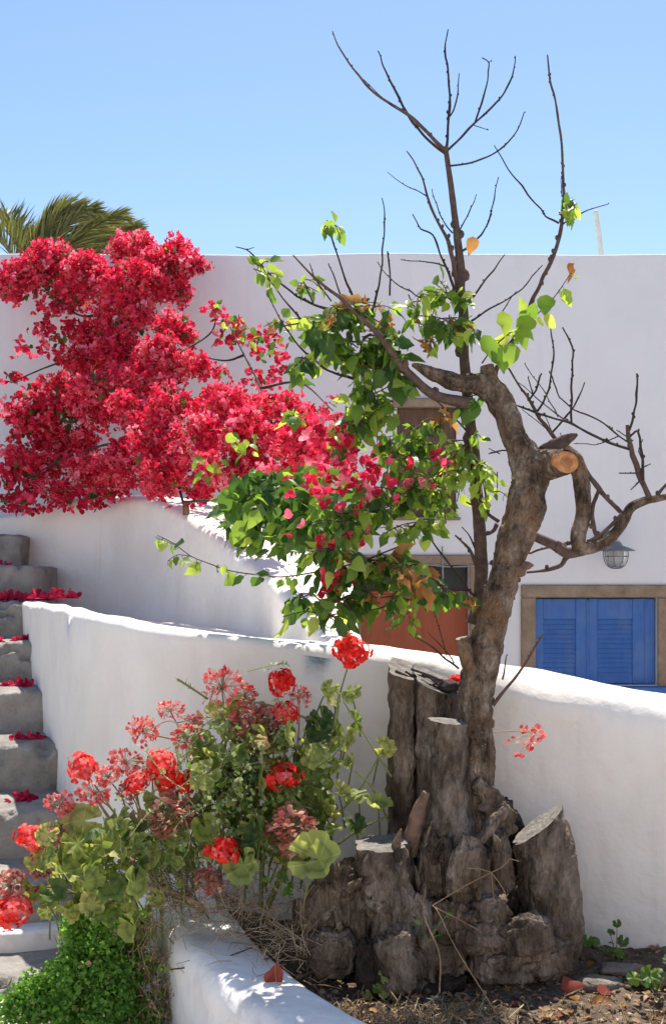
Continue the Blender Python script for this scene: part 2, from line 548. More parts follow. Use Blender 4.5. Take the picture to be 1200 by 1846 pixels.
M['ger_coral'] = leafmat('geranium_coral', [(0, (0.76, 0.05, 0.05)), (.5, (0.88, 0.13, 0.12)), (1, (0.92, 0.30, 0.26))], .45, (1, .9, .9), .6, .15, 1.2)
M['ger_faded'] = leafmat('geranium_faded', [(0, (0.62, 0.08, 0.08)), (.35, (0.80, 0.24, 0.22)), (.7, (0.88, 0.48, 0.43)), (1, (0.84, 0.64, 0.52))], .45, (1, .9, .9), .7, .1, 1.2)
M['ger_husk'] = leafmat('geranium_husk', [(0, (0.30, 0.09, 0.06)), (.5, (0.50, 0.23, 0.16)), (1, (0.62, 0.42, 0.29))], .35, (1, .9, .9), .8, .1, 1.2)
M['ger_leaf'] = leafmat('geranium_leaf', [(0, (0.15, 0.21, 0.06)), (.5, (0.235, 0.30, 0.09)), (1, (0.34, 0.39, 0.13))], .42, (1.2, 1.2, .6), .6, .2, veins=True)
M['ger_leaf_pale'] = leafmat('geranium_leaf_yellowing', [(0, (0.26, 0.32, 0.08)), (1, (0.42, 0.42, 0.15))], .42, (1.2, 1.2, .7), .6, .2, veins=True)
M['ger_leaf_dark'] = leafmat('geranium_leaf_dark', [(0, (0.05, 0.095, 0.028)), (1, (0.11, 0.17, 0.05))], .35, (1.2, 1.2, .6), .55, .3, veins=True)
M['ger_leaf_brown'] = leafmat('geranium_leaf_withered', [(0, (0.20, 0.12, 0.05)), (1, (0.40, 0.29, 0.13))], .35, rough=.8, spec=.1)
M['stem'] = leafmat('green_stem', [(0, (0.15, 0.18, 0.05)), (1, (0.27, 0.28, 0.10))], .1)
M['drystem'] = leafmat('dry_stem', [(0, (0.22, 0.14, 0.075)), (.6, (0.42, 0.30, 0.18)), (1, (0.60, 0.48, 0.32))], .15, rough=.85, spec=.1)
M['weed'] = leafmat('grey_green_weed', [(0, (0.16, 0.22, 0.09)), (.5, (0.29, 0.34, 0.16)), (1, (0.44, 0.43, 0.26))], .4, rough=.7, spec=.1)
M['parsley'] = leafmat('curly_green_leaf', [(0, (0.07, 0.17, 0.03)), (.5, (0.13, 0.27, 0.045)), (1, (0.23, 0.38, 0.08))], .45, (1.2, 1.3, .6), .5, .3)
M['small_leaf'] = leafmat('small_olive_leaf', [(0, (0.19, 0.25, 0.08)), (1, (0.38, 0.41, 0.17))], .45, rough=.6, spec=.2)
M['palm'] = leafmat('palm_leaflet', [(0, (0.05, 0.065, 0.025)), (.5, (0.11, 0.115, 0.04)), (1, (0.22, 0.195, 0.06))], .3, (1.2, 1.2, .6), .5, .3)
M['petal_pile'] = leafmat('fallen_bract', [(0, (0.28, 0.008, 0.035)), (1, (0.58, 0.03, 0.09))], .3, rough=.7, spec=.1)
M['fallen_red'] = leafmat('fallen_red_leaf', [(0, (0.17, 0.028, 0.022)), (1, (0.24, 0.06, 0.04))], .12, rough=.75, spec=.12)

# ------------------------------------------------------------------ ground
g = Geo()
g.add([(-400, -400, -0.6), (400, -400, -0.6), (400, 400, -0.6), (-400, 400, -0.6)], [(0, 1, 2, 3)], 0, False)
tag(g.build('ground', M['ground']), kind='structure')

g = Geo()
poly = [(-22, -25), (22, -25), (22, 3.2), (2.4, 3.9), (1.1, 4.2), (0.57, 4.33), (-0.04, 4.5), (-0.49, 4.56), (-0.9, 4.9), (-1.3, 5.3), (-22, 5.3)]
n = len(poly)
top = [(x, y, 0.10) for x, y in poly]
bot = [(x, y, -0.61) for x, y in poly]
g.add(top + bot, [tuple(range(n))] + [(i, i + n, (i + 1) % n + n, (i + 1) % n) for i in range(n)], 0, False)
tag(g.build('pavement', M['paving']), kind='structure')


# ------------------------------------------------------------------ rounded limewashed walls
def wall_along(g, pts, thick, zbase, side=1, rnd=0.05, step=0.05, rough=0.008, zfac=None, arc=6):
    """pts (x, y, ztop) of the front top edge; the body lies on the left (side=1) of the direction of travel"""
    P = catmull(pts, step)
    C = np.array([[p[0], p[1]] for p in P])
    Z = np.array([p[2] for p in P])
    T = np.gradient(C, axis=0)
    T /= np.linalg.norm(T, axis=1, keepdims=True)
    Nn = np.stack([-T[:, 1], T[:, 0]], 1) * side
    def profile(rnd, thick):
        prof, nb = [], 14
        for k in range(nb + 1):
            prof.append((0.0, k / nb, None))
        for k in range(1, arc + 1):
            a = math.pi / 2 * k / arc
            prof.append((rnd * (1 - math.cos(a)), 1.0, rnd * math.sin(a)))
        for k in range(1, 6):
            prof.append((rnd + (thick - rnd - .04) * k / 6, 1.0, rnd))
        for k in range(arc + 1):
            a = math.pi / 2 * k / arc
            prof.append((thick - .04 + .04 * math.sin(a), 1.0, rnd - .04 + .04 * math.cos(a)))
        prof.append((thick, 0.0, None))
        return prof
    V = []
    for i in range(len(C)):
        rn = rnd(C[i][0]) if callable(rnd) else rnd
        prof = profile(rn, thick(i / (len(C) - 1)) if callable(thick) else thick)
        for (o, h, dz) in prof:
            zt = Z[i] - rn
            z = zt + dz if dz is not None else zbase + (zt - zbase) * h
            p = Vector((C[i][0] + Nn[i][0] * o, C[i][1] + Nn[i][1] * o, z))
            k = fbm(p * 2.6, 3) * rough * 1.6 + fbm(p * 9.0 + Vector((4, 0, 0)), 2) * rough * .5
            kz = k if dz is not None else 0
            V.append((p.x - Nn[i][0] * k, p.y - Nn[i][1] * k, p.z + kz))
    m = len(prof)
    idx = np.arange(len(C) * m).reshape(len(C), m)
    q = np.stack([idx[:-1, :-1], idx[1:, :-1], idx[1:, 1:], idx[:-1, 1:]], -1).reshape(-1, 4)
    if side < 0:
        q = q[:, ::-1]
    g.add(V, q)
    for r in (0, len(C) - 1):
        rv = [V[r * m + j] for j in range(m)]
        g.add(rv, [tuple(range(m))], 0, False)


LOW = [(-1.90, 7.30, 1.35), (-1.74, 6.85, 1.365), (-1.41, 5.95, 1.38), (-1.16, 5.30, 1.385), (-0.95, 4.89, 1.375), (-0.72, 4.62, 1.35), (-0.42, 4.43, 1.32), (-0.04, 4.33, 1.302),
       (0.14, 4.28, 1.285), (0.57, 4.16, 1.225), (1.1, 4.04, 1.13), (1.8, 3.90, 1.06), (2.6, 3.75, 1.02)]
g = Geo()
wall_along(g, LOW, lambda t: float(np.interp(t, [0, .45, .62, .8], [.13, .13, .26, .40])), -0.62, 1, lambda x: float(np.interp(x, [-1.0, -.2, .35, .7], [.03, .035, .085, .13])), arc=10)
tag(g.build('garden_wall', M['lime']), 'low white limewashed garden wall curving from the steps behind the tree', 'wall')

MID = [(at(-120, 0, 8.2).x, 8.2, 1.90)]
for px, py, d in ((0, 930, 8.08), (100, 905, 7.9), (190, 892, 7.65), (280, 905, 7.2), (350, 940, 6.75), (400, 980, 6.4), (480, 1040, 5.8), (530, 1098, 5.25), (575, 1150, 4.85), (600, 1180, 4.66)):
    v = at(px, py, d)
    MID.append((v.x, v.y, v.z))
g = Geo()
wall_along(g, MID, lambda t: float(np.interp(t, [0, .5, .75, .9, 1], [.5, .5, .42, .22, .14])), -0.62, 1, 0.05)
tag(g.build('stair_parapet', M['lime']), 'taller white parapet sweeping down under the bougainvillea', 'wall')

# whitewashed ledge between the two walls, sunk out of sight, added for bounce light
g = Geo()
A_ = np.array(catmull([p for p in LOW if p[0] < .1], .05))
B_ = np.array(catmull(MID, .05))
def even(A, n):
    q = np.concatenate([[0], np.cumsum(np.linalg.norm(np.diff(A[:, :2], axis=0), axis=1))])
    t = np.linspace(0, q[-1], n)
    return np.stack([np.interp(t, q, A[:, 0]), np.interp(t, q, A[:, 1]), np.interp(t, q, A[:, 2])], 1)
A2, B2 = even(A_, 60), even(B_, 60)
V = []
for i in range(60):
    for j in range(9):
        t = .06 + 1.0 * j / 8
        x, y, _ = A2[i] * (1 - t) + B2[i] * t
        V.append((x, y, A2[i][2] - .05 - .09 * t + .008 * fbm(Vector((x, y, 0)) * 4, 2)))
idx = np.arange(540).reshape(60, 9)
g.add(V, np.stack([idx[:-1, :-1], idx[1:, :-1], idx[1:, 1:], idx[:-1, 1:]], -1).reshape(-1, 4))
tag(g.build('bounce_ledge', M['lime']), kind='structure')

# ------------------------------------------------------------------ house behind
FY = 8.6
ZTOP = at(0, 457, FY).z
X = lambda px: (px - 600) / F_PX * FY
Z = lambda py: EYE - (py - HOR) / F_PX * FY
house = root('white_house', (1.0, FY, -0.6), 'long white flat-roofed house in shade behind the walls', 'house')
OPEN = [(X(965), X(1183), 0.72, Z(1077)), (X(650), X(845), -0.6, Z(1018)), (X(715), X(822), Z(932), Z(735))]
XL, XR = -9.0, 9.0
xs = sorted({XL, XR} | {o[0] for o in OPEN} | {o[1] for o in OPEN})
zs = sorted({-0.62, ZTOP} | {o[2] for o in OPEN if o[2] > -0.6} | {o[3] for o in OPEN})
g = Geo()
for i in range(len(xs) - 1):
    for j in range(len(zs) - 1):
        cx, cz = (xs[i] + xs[i + 1]) / 2, (zs[j] + zs[j + 1]) / 2
        if any(o[0] < cx < o[1] and o[2] < cz < o[3] for o in OPEN):
            continue
        g.add([(xs[i], FY, zs[j]), (xs[i + 1], FY, zs[j]), (xs[i + 1], FY, zs[j + 1] - (0.02 if j == len(zs) - 2 else 0)), (xs[i], FY, zs[j + 1] - (0.02 if j == len(zs) - 2 else 0))], [(0, 1, 2, 3)], 0, False)
for (a, b, c, d) in OPEN:
    y1 = FY + 0.22
    g.add([(a, FY, c), (a, y1, c), (a, y1, d), (a, FY, d)], [(0, 1, 2, 3)], 0, False)
    g.add([(b, FY, c), (b, y1, c), (b, y1, d), (b, FY, d)], [(3, 2, 1, 0)], 0, False)
    g.add([(a, FY, d), (a, y1, d), (b, y1, d), (b, FY, d)], [(0, 1, 2, 3)], 0, False)
    g.add([(a, FY, c), (a, y1, c), (b, y1, c), (b, FY, c)], [(3, 2, 1, 0)], 0, False)
    g.add([(a, y1, c), (b, y1, c), (b, y1, d), (a, y1, d)], [(0, 1, 2, 3)], 0, False)
# parapet coping (rounded) and the rest of the shell
arcn = 5
ring = [(FY, ZTOP - 0.02)] + [(FY + 0.02 - 0.02 * math.cos(math.pi / 2 * k / arcn), ZTOP - 0.02 + 0.02 * math.sin(math.pi / 2 * k / arcn)) for k in range(1, arcn + 1)] + \
       [(FY + 0.25, ZTOP), (FY + 0.25, ZTOP - 0.25), (FY + 5.0, ZTOP - 0.25), (FY + 5.0, -0.62)]
nx = 90
V = []
for i in range(nx + 1):
    x = XL + (XR - XL) * i / nx
    for (y, z) in ring:
        dz = 0.012 * fbm(Vector((x * .8, 0, 0)), 2) if z > ZTOP - 0.015 else 0
        V.append((x, y, z + dz))
m = len(ring)
idx = np.arange((nx + 1) * m).reshape(nx + 1, m)
g.add(V, np.stack([idx[:-1, :-1], idx[1:, :-1], idx[1:, 1:], idx[:-1, 1:]], -1).reshape(-1, 4), 0, False)
for x in (XL, XR):
    g.add([(x, FY, -0.62), (x, FY + 5, -0.62), (x, FY + 5, ZTOP - .25), (x, FY, ZTOP - 0.02)], [(0, 1, 2, 3)], 0, False)
g.build('wall', M['facade'], house)


def stonebar(name, x0, x1, z0, z1, parent, y0=FY - 0.025, y1=FY + 0.18, mat='stone'):
    gg = Geo()
    box(gg, x0, x1, y0, y1, z0, z1, 0, 0.008)
    return gg.build(name, M[mat], parent)


def flat_board(name, x0, x1, z0, z1, parent, y0, y1, mat):
    gg = Geo()
    box(gg, x0, x1, y0, y1, z0, z1)
    return gg.build(name, M[mat], parent)


def empty_part(name, loc, parent):
    o = link(bpy.data.objects.new(name, None))
    o.parent = parent
    o.location = Vector(loc) - wloc(parent)
    o.empty_display_size = 0.05
    return o


# unseen house added across the lane behind the viewer for warm bounce light
lane = root('added_lane_house', (0, -7.0, 0.1), 'unseen white house added across the lane to bounce sunlight', 'house')
g = Geo()
box(g, -16, 16, -12.0, -7.0, 0.1, 6.2, 0, 0.03)
g.build('wall', M['facade'], lane)
for i, x in enumerate((-9.0, -4.5, 4.5, 9.0)):
    for z in (1.2, 3.9):
        g = Geo()
        box(g, x - .5, x + .5, -7.05, -6.98, z, z + 1.2, 0, 0.01)
        g.build('shutter', M['blue'], lane)
g = Geo()
box(g, -.55, .55, -7.05, -6.97, 0.12, 2.3, 0, 0.01)
g.build('door', M['red_door'], lane)

# blue shuttered window
w1 = empty_part('window', (X(1074), FY, 0.72), house)
w1['label'] = 'small window with closed blue louvred shutters in a tan stone surround'
stonebar('stone_jamb', X(938), X(964.5), 0.66, Z(1077.5), w1)
stonebar('stone_jamb', X(1183.5), X(1212), 0.66, Z(1077.5), w1)
stonebar('stone_lintel', X(938), X(1212), Z(1077), Z(1054), w1, FY - 0.028)
stonebar('sill', X(966), X(1215), 0.675, 0.715, w1, FY - 0.10, FY + 0.1, 'blue')
gs = Geo()
xm = X(1061)
for li, (a, b) in enumerate(((X(966), xm - 0.003), (xm + 0.003, X(1182)))):
    z0, z1 = 0.725, Z(1079)
    st = 0.095 if li == 0 else 0.14
    sl = 0.055 if li == 0 else 0.13
    if li == 0:
        lx0, lx1 = a + 0.055, b - 0.085
    else:
        lx0, lx1 = a + 0.065, b - 0.16
    lz0, lz1 = z0 + 0.05, Z(1117)
    gg = Geo()
    yf = FY + 0.035
    box(gg, a, lx0, yf, yf + 0.035, z0, z1, 0, 0.004)
    box(gg, lx1, b, yf, yf + 0.035, z0, z1, 0, 0.004)
    box(gg, lx0 - .001, lx1 + .001, yf + 0.002, yf + 0.035, lz1, z1 - 0.002, 0, 0.004)
    box(gg, lx0 - .001, lx1 + .001, yf + 0.002, yf + 0.035, z0 + 0.002, lz0, 0, 0.004)
    if li == 1:
        box(gg, b - 0.075, b - 0.07, yf - 0.004, yf + 0.01, z0 + .01, z1 - .01)
    else:
        box(gg, b - 0.012, b + 0.008, yf - 0.006, yf + 0.01, z0 + 0.01, z1 - 0.01, 0, 0.003)
    sh = gg.build('shutter', M['blue'], w1)
    ns = 12
    for k in range(ns):
        zc = lz0 + (lz1 - lz0) * (k + .5) / ns
        gg = Geo()
        h = (lz1 - lz0) / ns
        gg.add([(lx0, yf + 0.004, zc - h * .50), (lx1, yf + 0.004, zc - h * .50), (lx1, yf + 0.010, zc - h * .54), (lx0, yf + 0.010, zc - h * .54),
                (lx0, yf + 0.017, zc + h * .46), (lx1, yf + 0.017, zc + h * .46), (lx1, yf + 0.024, zc + h * .42), (lx0, yf + 0.024, zc + h * .42)],
               [(0, 1, 5, 4), (3, 7, 6, 2), (0, 3, 2, 1), (4, 5, 6, 7), (0, 4, 7, 3), (1, 2, 6, 5)], 0, False)
        gg.build('slat', M['blue'], sh)

# red-brown door under a dark fanlight
w2 = empty_part('door', (X(748), FY, -0.6), house)
w2['label'] = 'red-brown wooden door below a dark transom, half hidden by leaves'
stonebar('stone_lintel', X(630), X(862), Z(1017), Z(1000), w2, FY - 0.028)
stonebar('stone_jamb', X(845.5), X(862), -0.6, Z(1018), w2)
stonebar('stone_jamb', X(632), X(649.5), -0.6, Z(1018), w2)
gg = Geo()
box(gg, X(651), X(844), FY + 0.11, FY + 0.13, Z(1066), Z(1019))
gg.build('transom_pane', M['dark'], w2)
stonebar('transom_bar', X(650.5), X(844.5), Z(1072), Z(1066), w2, FY + 0.07, FY + 0.16, 'red_door')
nb = 3
for k in range(nb):
    a = X(651) + (X(844) - X(651)) * k / nb
    b = X(651) + (X(844) - X(651)) * (k + 1) / nb
    flat_board('door_board', a + 0.0004, b - 0.0004, -0.59, Z(1072.5), w2, FY + 0.09 + 0.0008 * (k % 2), FY + 0.14, 'red_door')
# brown shuttered opening upstairs
w3 = empty_part('window', (X(768), FY, Z(932)), house)
w3['label'] = 'dark brown boarded window above the red-brown door'
stonebar('stone_lintel', X(706), X(831), Z(735.5), Z(719), w3, FY - 0.06)
nb = 4
for k in range(nb):
    a = X(716) + (X(821) - X(716)) * k / nb
    b = X(716) + (X(821) - X(716)) * (k + 1) / nb
    flat_board('shutter_board', a + 0.0008, b - 0.0008, Z(931), Z(736.5), w3, FY + 0.03 + 0.001 * (k % 2), FY + 0.08, 'brown_wood')
stonebar('sill', X(708), X(829), Z(938), Z(932.5), w3, FY - 0.05, FY + 0.2)

# cable across the door front
g = Geo()
tube(g, [(X(735), FY - .02, Z(1013), .006), (X(800), FY - .03, Z(1021), .006), (X(852), FY - .03, Z(1020), .006), (X(885), FY - .012, Z(1016), .006)], 5, .1)
tube(g, [(X(796), FY - .03, Z(985), .006), (X(797), FY - .035, Z(1043), .006)], 5, .1)
tag(g.build('electric_cable', M['cable']), 'thin grey cables hanging across the door of the white house', 'cable')

# lantern on the facade
lp = at(1109, 992, 8.36)
lan = root('wall_lantern', (lp.x, FY, lp.z), 'grey metal lantern with caged glass hung on the house wall above blue shutters', 'lantern')
LS = .86
def lathe(g, c, prof, seg=20, mat=0):
    prof = [(r * LS, z * LS) for r, z in prof]
    V = [(c[0] + r * math.cos(2 * math.pi * j / seg), c[1] + r * math.sin(2 * math.pi * j / seg), c[2] + z) for (r, z) in prof for j in range(seg)]
    F = [(i * seg + j, i * seg + (j + 1) % seg, (i + 1) * seg + (j + 1) % seg, (i + 1) * seg + j) for i in range(len(prof) - 1) for j in range(seg)]
    g.add(V, np.array(F), mat)
g = Geo()
lathe(g, (lp.x, lp.y, lp.z), [(0.001, .075), (.03, .073), (.045, .055), (.05, .040), (.125, .012), (.152, 0), (.150, -.006), (.09, .004), (.001, .004)])
g.build('hood', M['metal'], lan)
g = Geo()
lathe(g, (lp.x, lp.y, lp.z), [(.088, -.002), (.09, -.03), (.082, -.08), (.065, -.115), (.035, -.134), (.001, -.138)])
g.build('glass', M['glass'], lan)
g = Geo()
for k in range(8):
    a = 2 * math.pi * (k + .5) / 8
    tube(g, [(lp.x + LS * r * math.cos(a), lp.y + LS * r * math.sin(a), lp.z + LS * z, .0035) for (r, z) in ((.096, 0), (.098, -.03), (.09, -.083), (.071, -.12), (.036, -.142), (.004, -.146))], 5, .03)
for (r, z) in ((.0965, -.05),):
    tube(g, [(lp.x + LS * r * math.cos(t * math.pi / 8), lp.y + LS * r * math.sin(t * math.pi / 8), lp.z + LS * z, .003) for t in range(17)], 5, .05)
g.build('cage', M['metal'], lan)
g = Geo()
tube(g, [(lp.x, lp.y, lp.z + .07, .012), (lp.x, lp.y + .02, lp.z + .11, .012), (lp.x, lp.y + .12, lp.z + .12, .012), (lp.x, FY + .005, lp.z + .10, .012)], 8, .02)
lathe(g, (lp.x, FY - .02, lp.z + .10), [(0.001, .05), (.045, .04), (.05, 0), (.045, -.04), (.001, -.05)])
g.build('bracket', M['metal'], lan)

# pole beyond the roof
g = Geo()
a, b = at(1083, 462, 9.6), at(1073, 384, 9.6)
tube(g, [(a.x + .01, 9.6, ZTOP - .26, rp(5, 9.6)), (a.x, 9.6, a.z, rp(5, 9.6)), (b.x, 9.6, b.z, rp(4.4, 9.6))], 10, .2)
lathe(g, (b.x, 9.6, b.z), [(rp(6, 9.6), -.01), (rp(6.5, 9.6), .0), (rp(5, 9.6), .02), (.001, .025)], 10)
tag(g.build('roof_pole', M['pole']), 'thin white leaning pole standing on the flat roof', 'pole')

# ------------------------------------------------------------------ staircase
st = root('staircase', (-2.4, 5.0, 0.1), 'worn grey cement steps climbing at the left edge, with fallen petals', 'stairs')
SR = {-2: -.84, -1: -.95, 0: -1.07, 1: -1.225, 2: -1.365, 3: -1.545, 4: -1.73, 5: -1.765, 6: -1.99}
for k in range(-2, 7):
    zt = 0.56 + 0.2 * k
    yf = 5.05 + 0.45 * k
    yb = yf + (0.52 if k < 6 else 1.0)
    xr = SR[k]
    xl = -4.2
    gg = Geo()
    nx_, prof = 130, []
    rn = 0.035
    prof = [(0.035, -0.24), (0.028, -0.20), (0.018, -.15), (0.01, -.10), (0.004, -.06)] + [(rn * (1 - math.sin(a)) * 1.0, -rn + rn * math.cos(math.pi / 2 - a) * 1.0) for a in (0.3, .6, .9, 1.2, 1.5)][::1]
    prof = [(0.03, -0.24), (0.022, -.20), (0.016, -0.16), (0.010, -.125), (0.005, -.09), (0.0, -.06), (0.0, -.035), (0.003, -.014), (0.010, -.004), (0.028, 0.0), (0.055, .001), (0.09, 0.0), (0.16, 0.002), (0.26, 0.002), (0.36, 0.0), (yb - yf, 0.0)]
    V = []
    xsn = [xl + (xr - xl) * (1 - (1 - i / nx_) ** 1.8) for i in range(nx_ + 1)]
    for x in xsn:
        e = max(0, 1 - (xr - x) / 0.06)
        for (dy, dz) in prof:
            p = Vector((x * 3.5, (yf + dy) * 3.5, (zt + dz) * 3.5 + k * 1.7))
            q = fbm(p, 4) * 0.026 + fbm(p * 5, 3) * .010
            q2 = fbm(p * 1.1 + Vector((7, 2, 1)), 3) * 0.016 + fbm(p * 6, 2) * .005
            chip = max(0, fbm(p * 2.3 + Vector((3, 9, 5)), 2) - .18) * .11
            if dy < .06 and dz > -.07:
                q -= chip
                q2 -= chip * .8
            V.append((x + 0.022 * mnoise.noise(p * 2.4), yf + dy - q + 0.03 * e * e, zt + dz + q2 * (1 if dy < .3 else .3) - 0.012 * e * e))
    m = len(prof)
    idx = np.arange((nx_ + 1) * m).reshape(nx_ + 1, m)
    gg.add(V, np.stack([idx[:-1, :-1], idx[1:, :-1], idx[1:, 1:], idx[:-1, 1:]], -1).reshape(-1, 4))
    lastr = [V[nx_ * m + j] for j in range(m)]
    gg.add(lastr + [(xr, yb, zt - .24)], [tuple(range(m + 1))], 0, False)
    # core below
    box(gg, xl, xr - 0.04, yf + 0.06, yb, -0.6, zt - 0.05)
    gg.build('step', M['step'], st)
del st

# landing behind the top step
g = Geo()
box(g, -9.0, -2.0, 8.7 - 0.5, FY - 0.002, -0.6, 1.75)
tag(g.build('landing', M['step']), kind='structure')

# slab kerb at lower left and curved planter kerb
g = Geo()
KL = [(-2.4, 4.46, 0.235), (-1.45, 4.47, 0.232), (-1.1, 4.50, 0.235), (-0.93, 4.60, 0.24), (-0.80, 4.80, 0.25)]
wall_along(g, KL, 0.30, -0.02, 1, 0.018, 0.04, 0.005)
tag(g.build('step_kerb', M['kerb']), 'short white slab edge at the foot of the grey steps', 'kerb')
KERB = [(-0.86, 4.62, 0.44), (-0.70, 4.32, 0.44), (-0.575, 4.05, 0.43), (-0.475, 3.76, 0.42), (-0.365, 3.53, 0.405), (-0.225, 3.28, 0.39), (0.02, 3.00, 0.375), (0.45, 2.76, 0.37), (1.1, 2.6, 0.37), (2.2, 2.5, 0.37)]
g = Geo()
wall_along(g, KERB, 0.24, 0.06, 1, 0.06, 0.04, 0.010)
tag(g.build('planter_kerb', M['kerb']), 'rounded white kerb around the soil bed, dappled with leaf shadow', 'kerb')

# soil of the bed between the kerb and the garden wall
g = Geo()
K = catmull([(x, y, z) for x, y, z in KERB], 0.05)
K = np.array(K)
W = np.array(catmull([p for p in LOW if p[0] > -1.2], 0.05))
def respace(A, n):
    s = np.concatenate([[0], np.cumsum(np.linalg.norm(np.diff(A[:, :2], axis=0), axis=1))])
    t = np.linspace(0, s[-1], n)
    return np.stack([np.interp(t, s, A[:, 0]), np.interp(t, s, A[:, 1])], 1)
n1, n2 = 150, 70
K2, W2 = respace(K, n1), respace(W, n1)
V = []
def soil_z(x, y):
    p = Vector((x, y, 0))
    return 0.30 + 0.035 * fbm(p * 3.0, 3) + 0.02 * fbm(p * 14, 3) + 0.05 * max(0, (y - 3.8)) 
for i in range(n1):
    for j in range(n2):
        t = 0.03 + 0.99 * j / (n2 - 1)
        x, y = K2[i] * (1 - t) + W2[i] * t
        V.append((x, y, soil_z(x, y)))
idx = np.arange(n1 * n2).reshape(n1, n2)
g.add(V, np.stack([idx[:-1, :-1], idx[1:, :-1], idx[1:, 1:], idx[:-1, 1:]], -1).reshape(-1, 4))
tag(g.build('soil', M['soil']), 'dark dry soil of the planting bed', 'soil', kind='structure')


# ------------------------------------------------------------------ leaves, petals
def leaf_mesh(L=1.0, W=0.6, fold=0.25, curl=0.25, tip=0.6, n=5):
    """ovate leaf along +Y, face +Z, stem at the origin"""
    V, Fc = [], []
    for i in range(n + 1):
        t = i / n
        w = W * .5 * (math.sin(math.pi * min(1, t ** 0.75)) ** 0.8) * (1 - 0.35 * max(0, t - .6) / .4 * tip) if 0 < i < n else 0
        z = -curl * L * t * t
        V.append((0, t * L, z))
        if 0 < i < n:
            V.append((-w, t * L - .03 * L, z + w * fold))
            V.append((w, t * L - .03 * L, z + w * fold))
    # index map
    ids = [0]
    k = 1
    rows = [(0, 0, 0)]
    for i in range(1, n):
        rows.append((k, k + 1, k + 2))
        k += 3
    rows.append((k, k, k))
    for i in range(n):
        a, b = rows[i], rows[i + 1]
        for s in (1, 2):
            q = [a[0], b[0], b[s], a[s]] if s == 2 else [a[0], a[s], b[s], b[0]]
            qq = []
            for e in q:
                if e not in qq:
                    qq.append(e)
            if len(qq) >= 3:
                Fc.append(tuple(qq))
    return np.array(V), Fc


def round_leaf(R=1.0, lobes=7, scallop=0.12, cup=0.22, notch=0.5, seed=0):
    """scalloped, lobed geranium leaf: stem at the origin, face +Z, lying towards +Y"""
    rr = random.Random(seed)
    nO = lobes * 7
    V = [(0, 0, 0)]
    a0 = -math.pi / 2 + notch * .5
    a1 = 1.5 * math.pi - notch * .5
    mid, out = [], []
    for i in range(nO + 1):
        t = i / nO
        a = a0 + (a1 - a0) * t
        lob = abs(math.sin(math.pi * t * lobes))
        r = R * (0.90 + 0.12 * lob ** .8 + scallop * .9 * (abs(math.sin(t * lobes * 3.0 * math.pi)) - .6) * .7) * (1 - 0.08 * abs(math.cos(a)))
        r *= 1 + rr.uniform(-.035, .035)
        wave = 0.13 * R * math.sin(t * lobes * 2 * math.pi + 1)
        mid.append((math.cos(a) * r * .5, math.sin(a) * r * .5, cup * R * .18 + .3 * wave))
        out.append((math.cos(a) * r, math.sin(a) * r, cup * R * (.55 if seed % 2 else .2) + wave - .18 * R * max(0, math.sin(a)) ** 2))
    V += mid + out
    m = nO + 1
    Fc = []
    for i in range(nO):
        Fc.append((0, 1 + i, 2 + i))
        Fc.append((1 + i, 1 + m + i, 2 + m + i, 2 + i))
    return np.array(V), Fc


def warp(lf, seed, bend=.14, tw=.5, nick=.12):
    """make one leaf irregular: sideways bend, twist, wavy or nibbled edge"""
    v, f = lf
    v = v.copy()
    rr = random.Random(seed)
    b_, t_ = rr.uniform(-bend, bend), rr.uniform(-tw, tw)
    for i in range(len(v)):
        y = v[i, 1]
        if abs(v[i, 0]) > 1e-6:
            k = 1 + rr.uniform(-nick * 1.6, nick)
            v[i, 0] *= k
            v[i, 2] += rr.uniform(-.05, .05)
        x, z = v[i, 0], v[i, 2]
        a = t_ * y
        v[i, 0] = x * math.cos(a) - z * math.sin(a) + b_ * y * y
        v[i, 2] = x * math.sin(a) + z * math.cos(a)
    return v, f


LEAFS = [warp(leaf_mesh(1, .66, .22, .18, n=6), 1), warp(leaf_mesh(1, .72, .1, .35, n=6), 2), warp(leaf_mesh(1, .54, .4, .12, n=6), 3), warp(leaf_mesh(1, .78, .15, -.12, n=6), 4, nick=.05), warp(leaf_mesh(1, .5, .55, .45, n=6), 5, .3, 1.2, .3),
         warp(leaf_mesh(1, .48, .3, .3, n=6), 6), warp(leaf_mesh(1, .62, .6, .2, n=6), 7, .2, .9), warp(leaf_mesh(1, .70, -.15, .5, n=6), 8, .15, .8, .2), warp(leaf_mesh(1, .56, .2, .55, n=6), 9, .2, .6)]
NLV = (0, 1, 2, 3, 5, 6, 7, 8)
LEAFM = {}
def leaf_data(mat, var, bank=LEAFS, tagname='leaf'):
    key = (tagname, mat, var)
    if key not in LEAFM:
        g = Geo()
        g.add(bank[var][0], bank[var][1], 0, True)
        LEAFM[key] = g.mesh(tagname, M[mat])
    return LEAFM[key]


def frame(p, dirv, hint, s):
    y = Vector(dirv).normalized()
    z = Vector(hint) - y * Vector(hint).dot(y)
    if z.length < 1e-4:
        z = Vector((0, 0, 1)) - y * y.z
    z.normalize()
    x = y.cross(z)
    Mx = Matrix((x, y, z)).transposed().to_4x4()
    return Matrix.Translation(p) @ Mx @ Matrix.Scale(s, 4)


def rv(s=1.0):
    return Vector((random.gauss(0, s), random.gauss(0, s), random.gauss(0, s)))


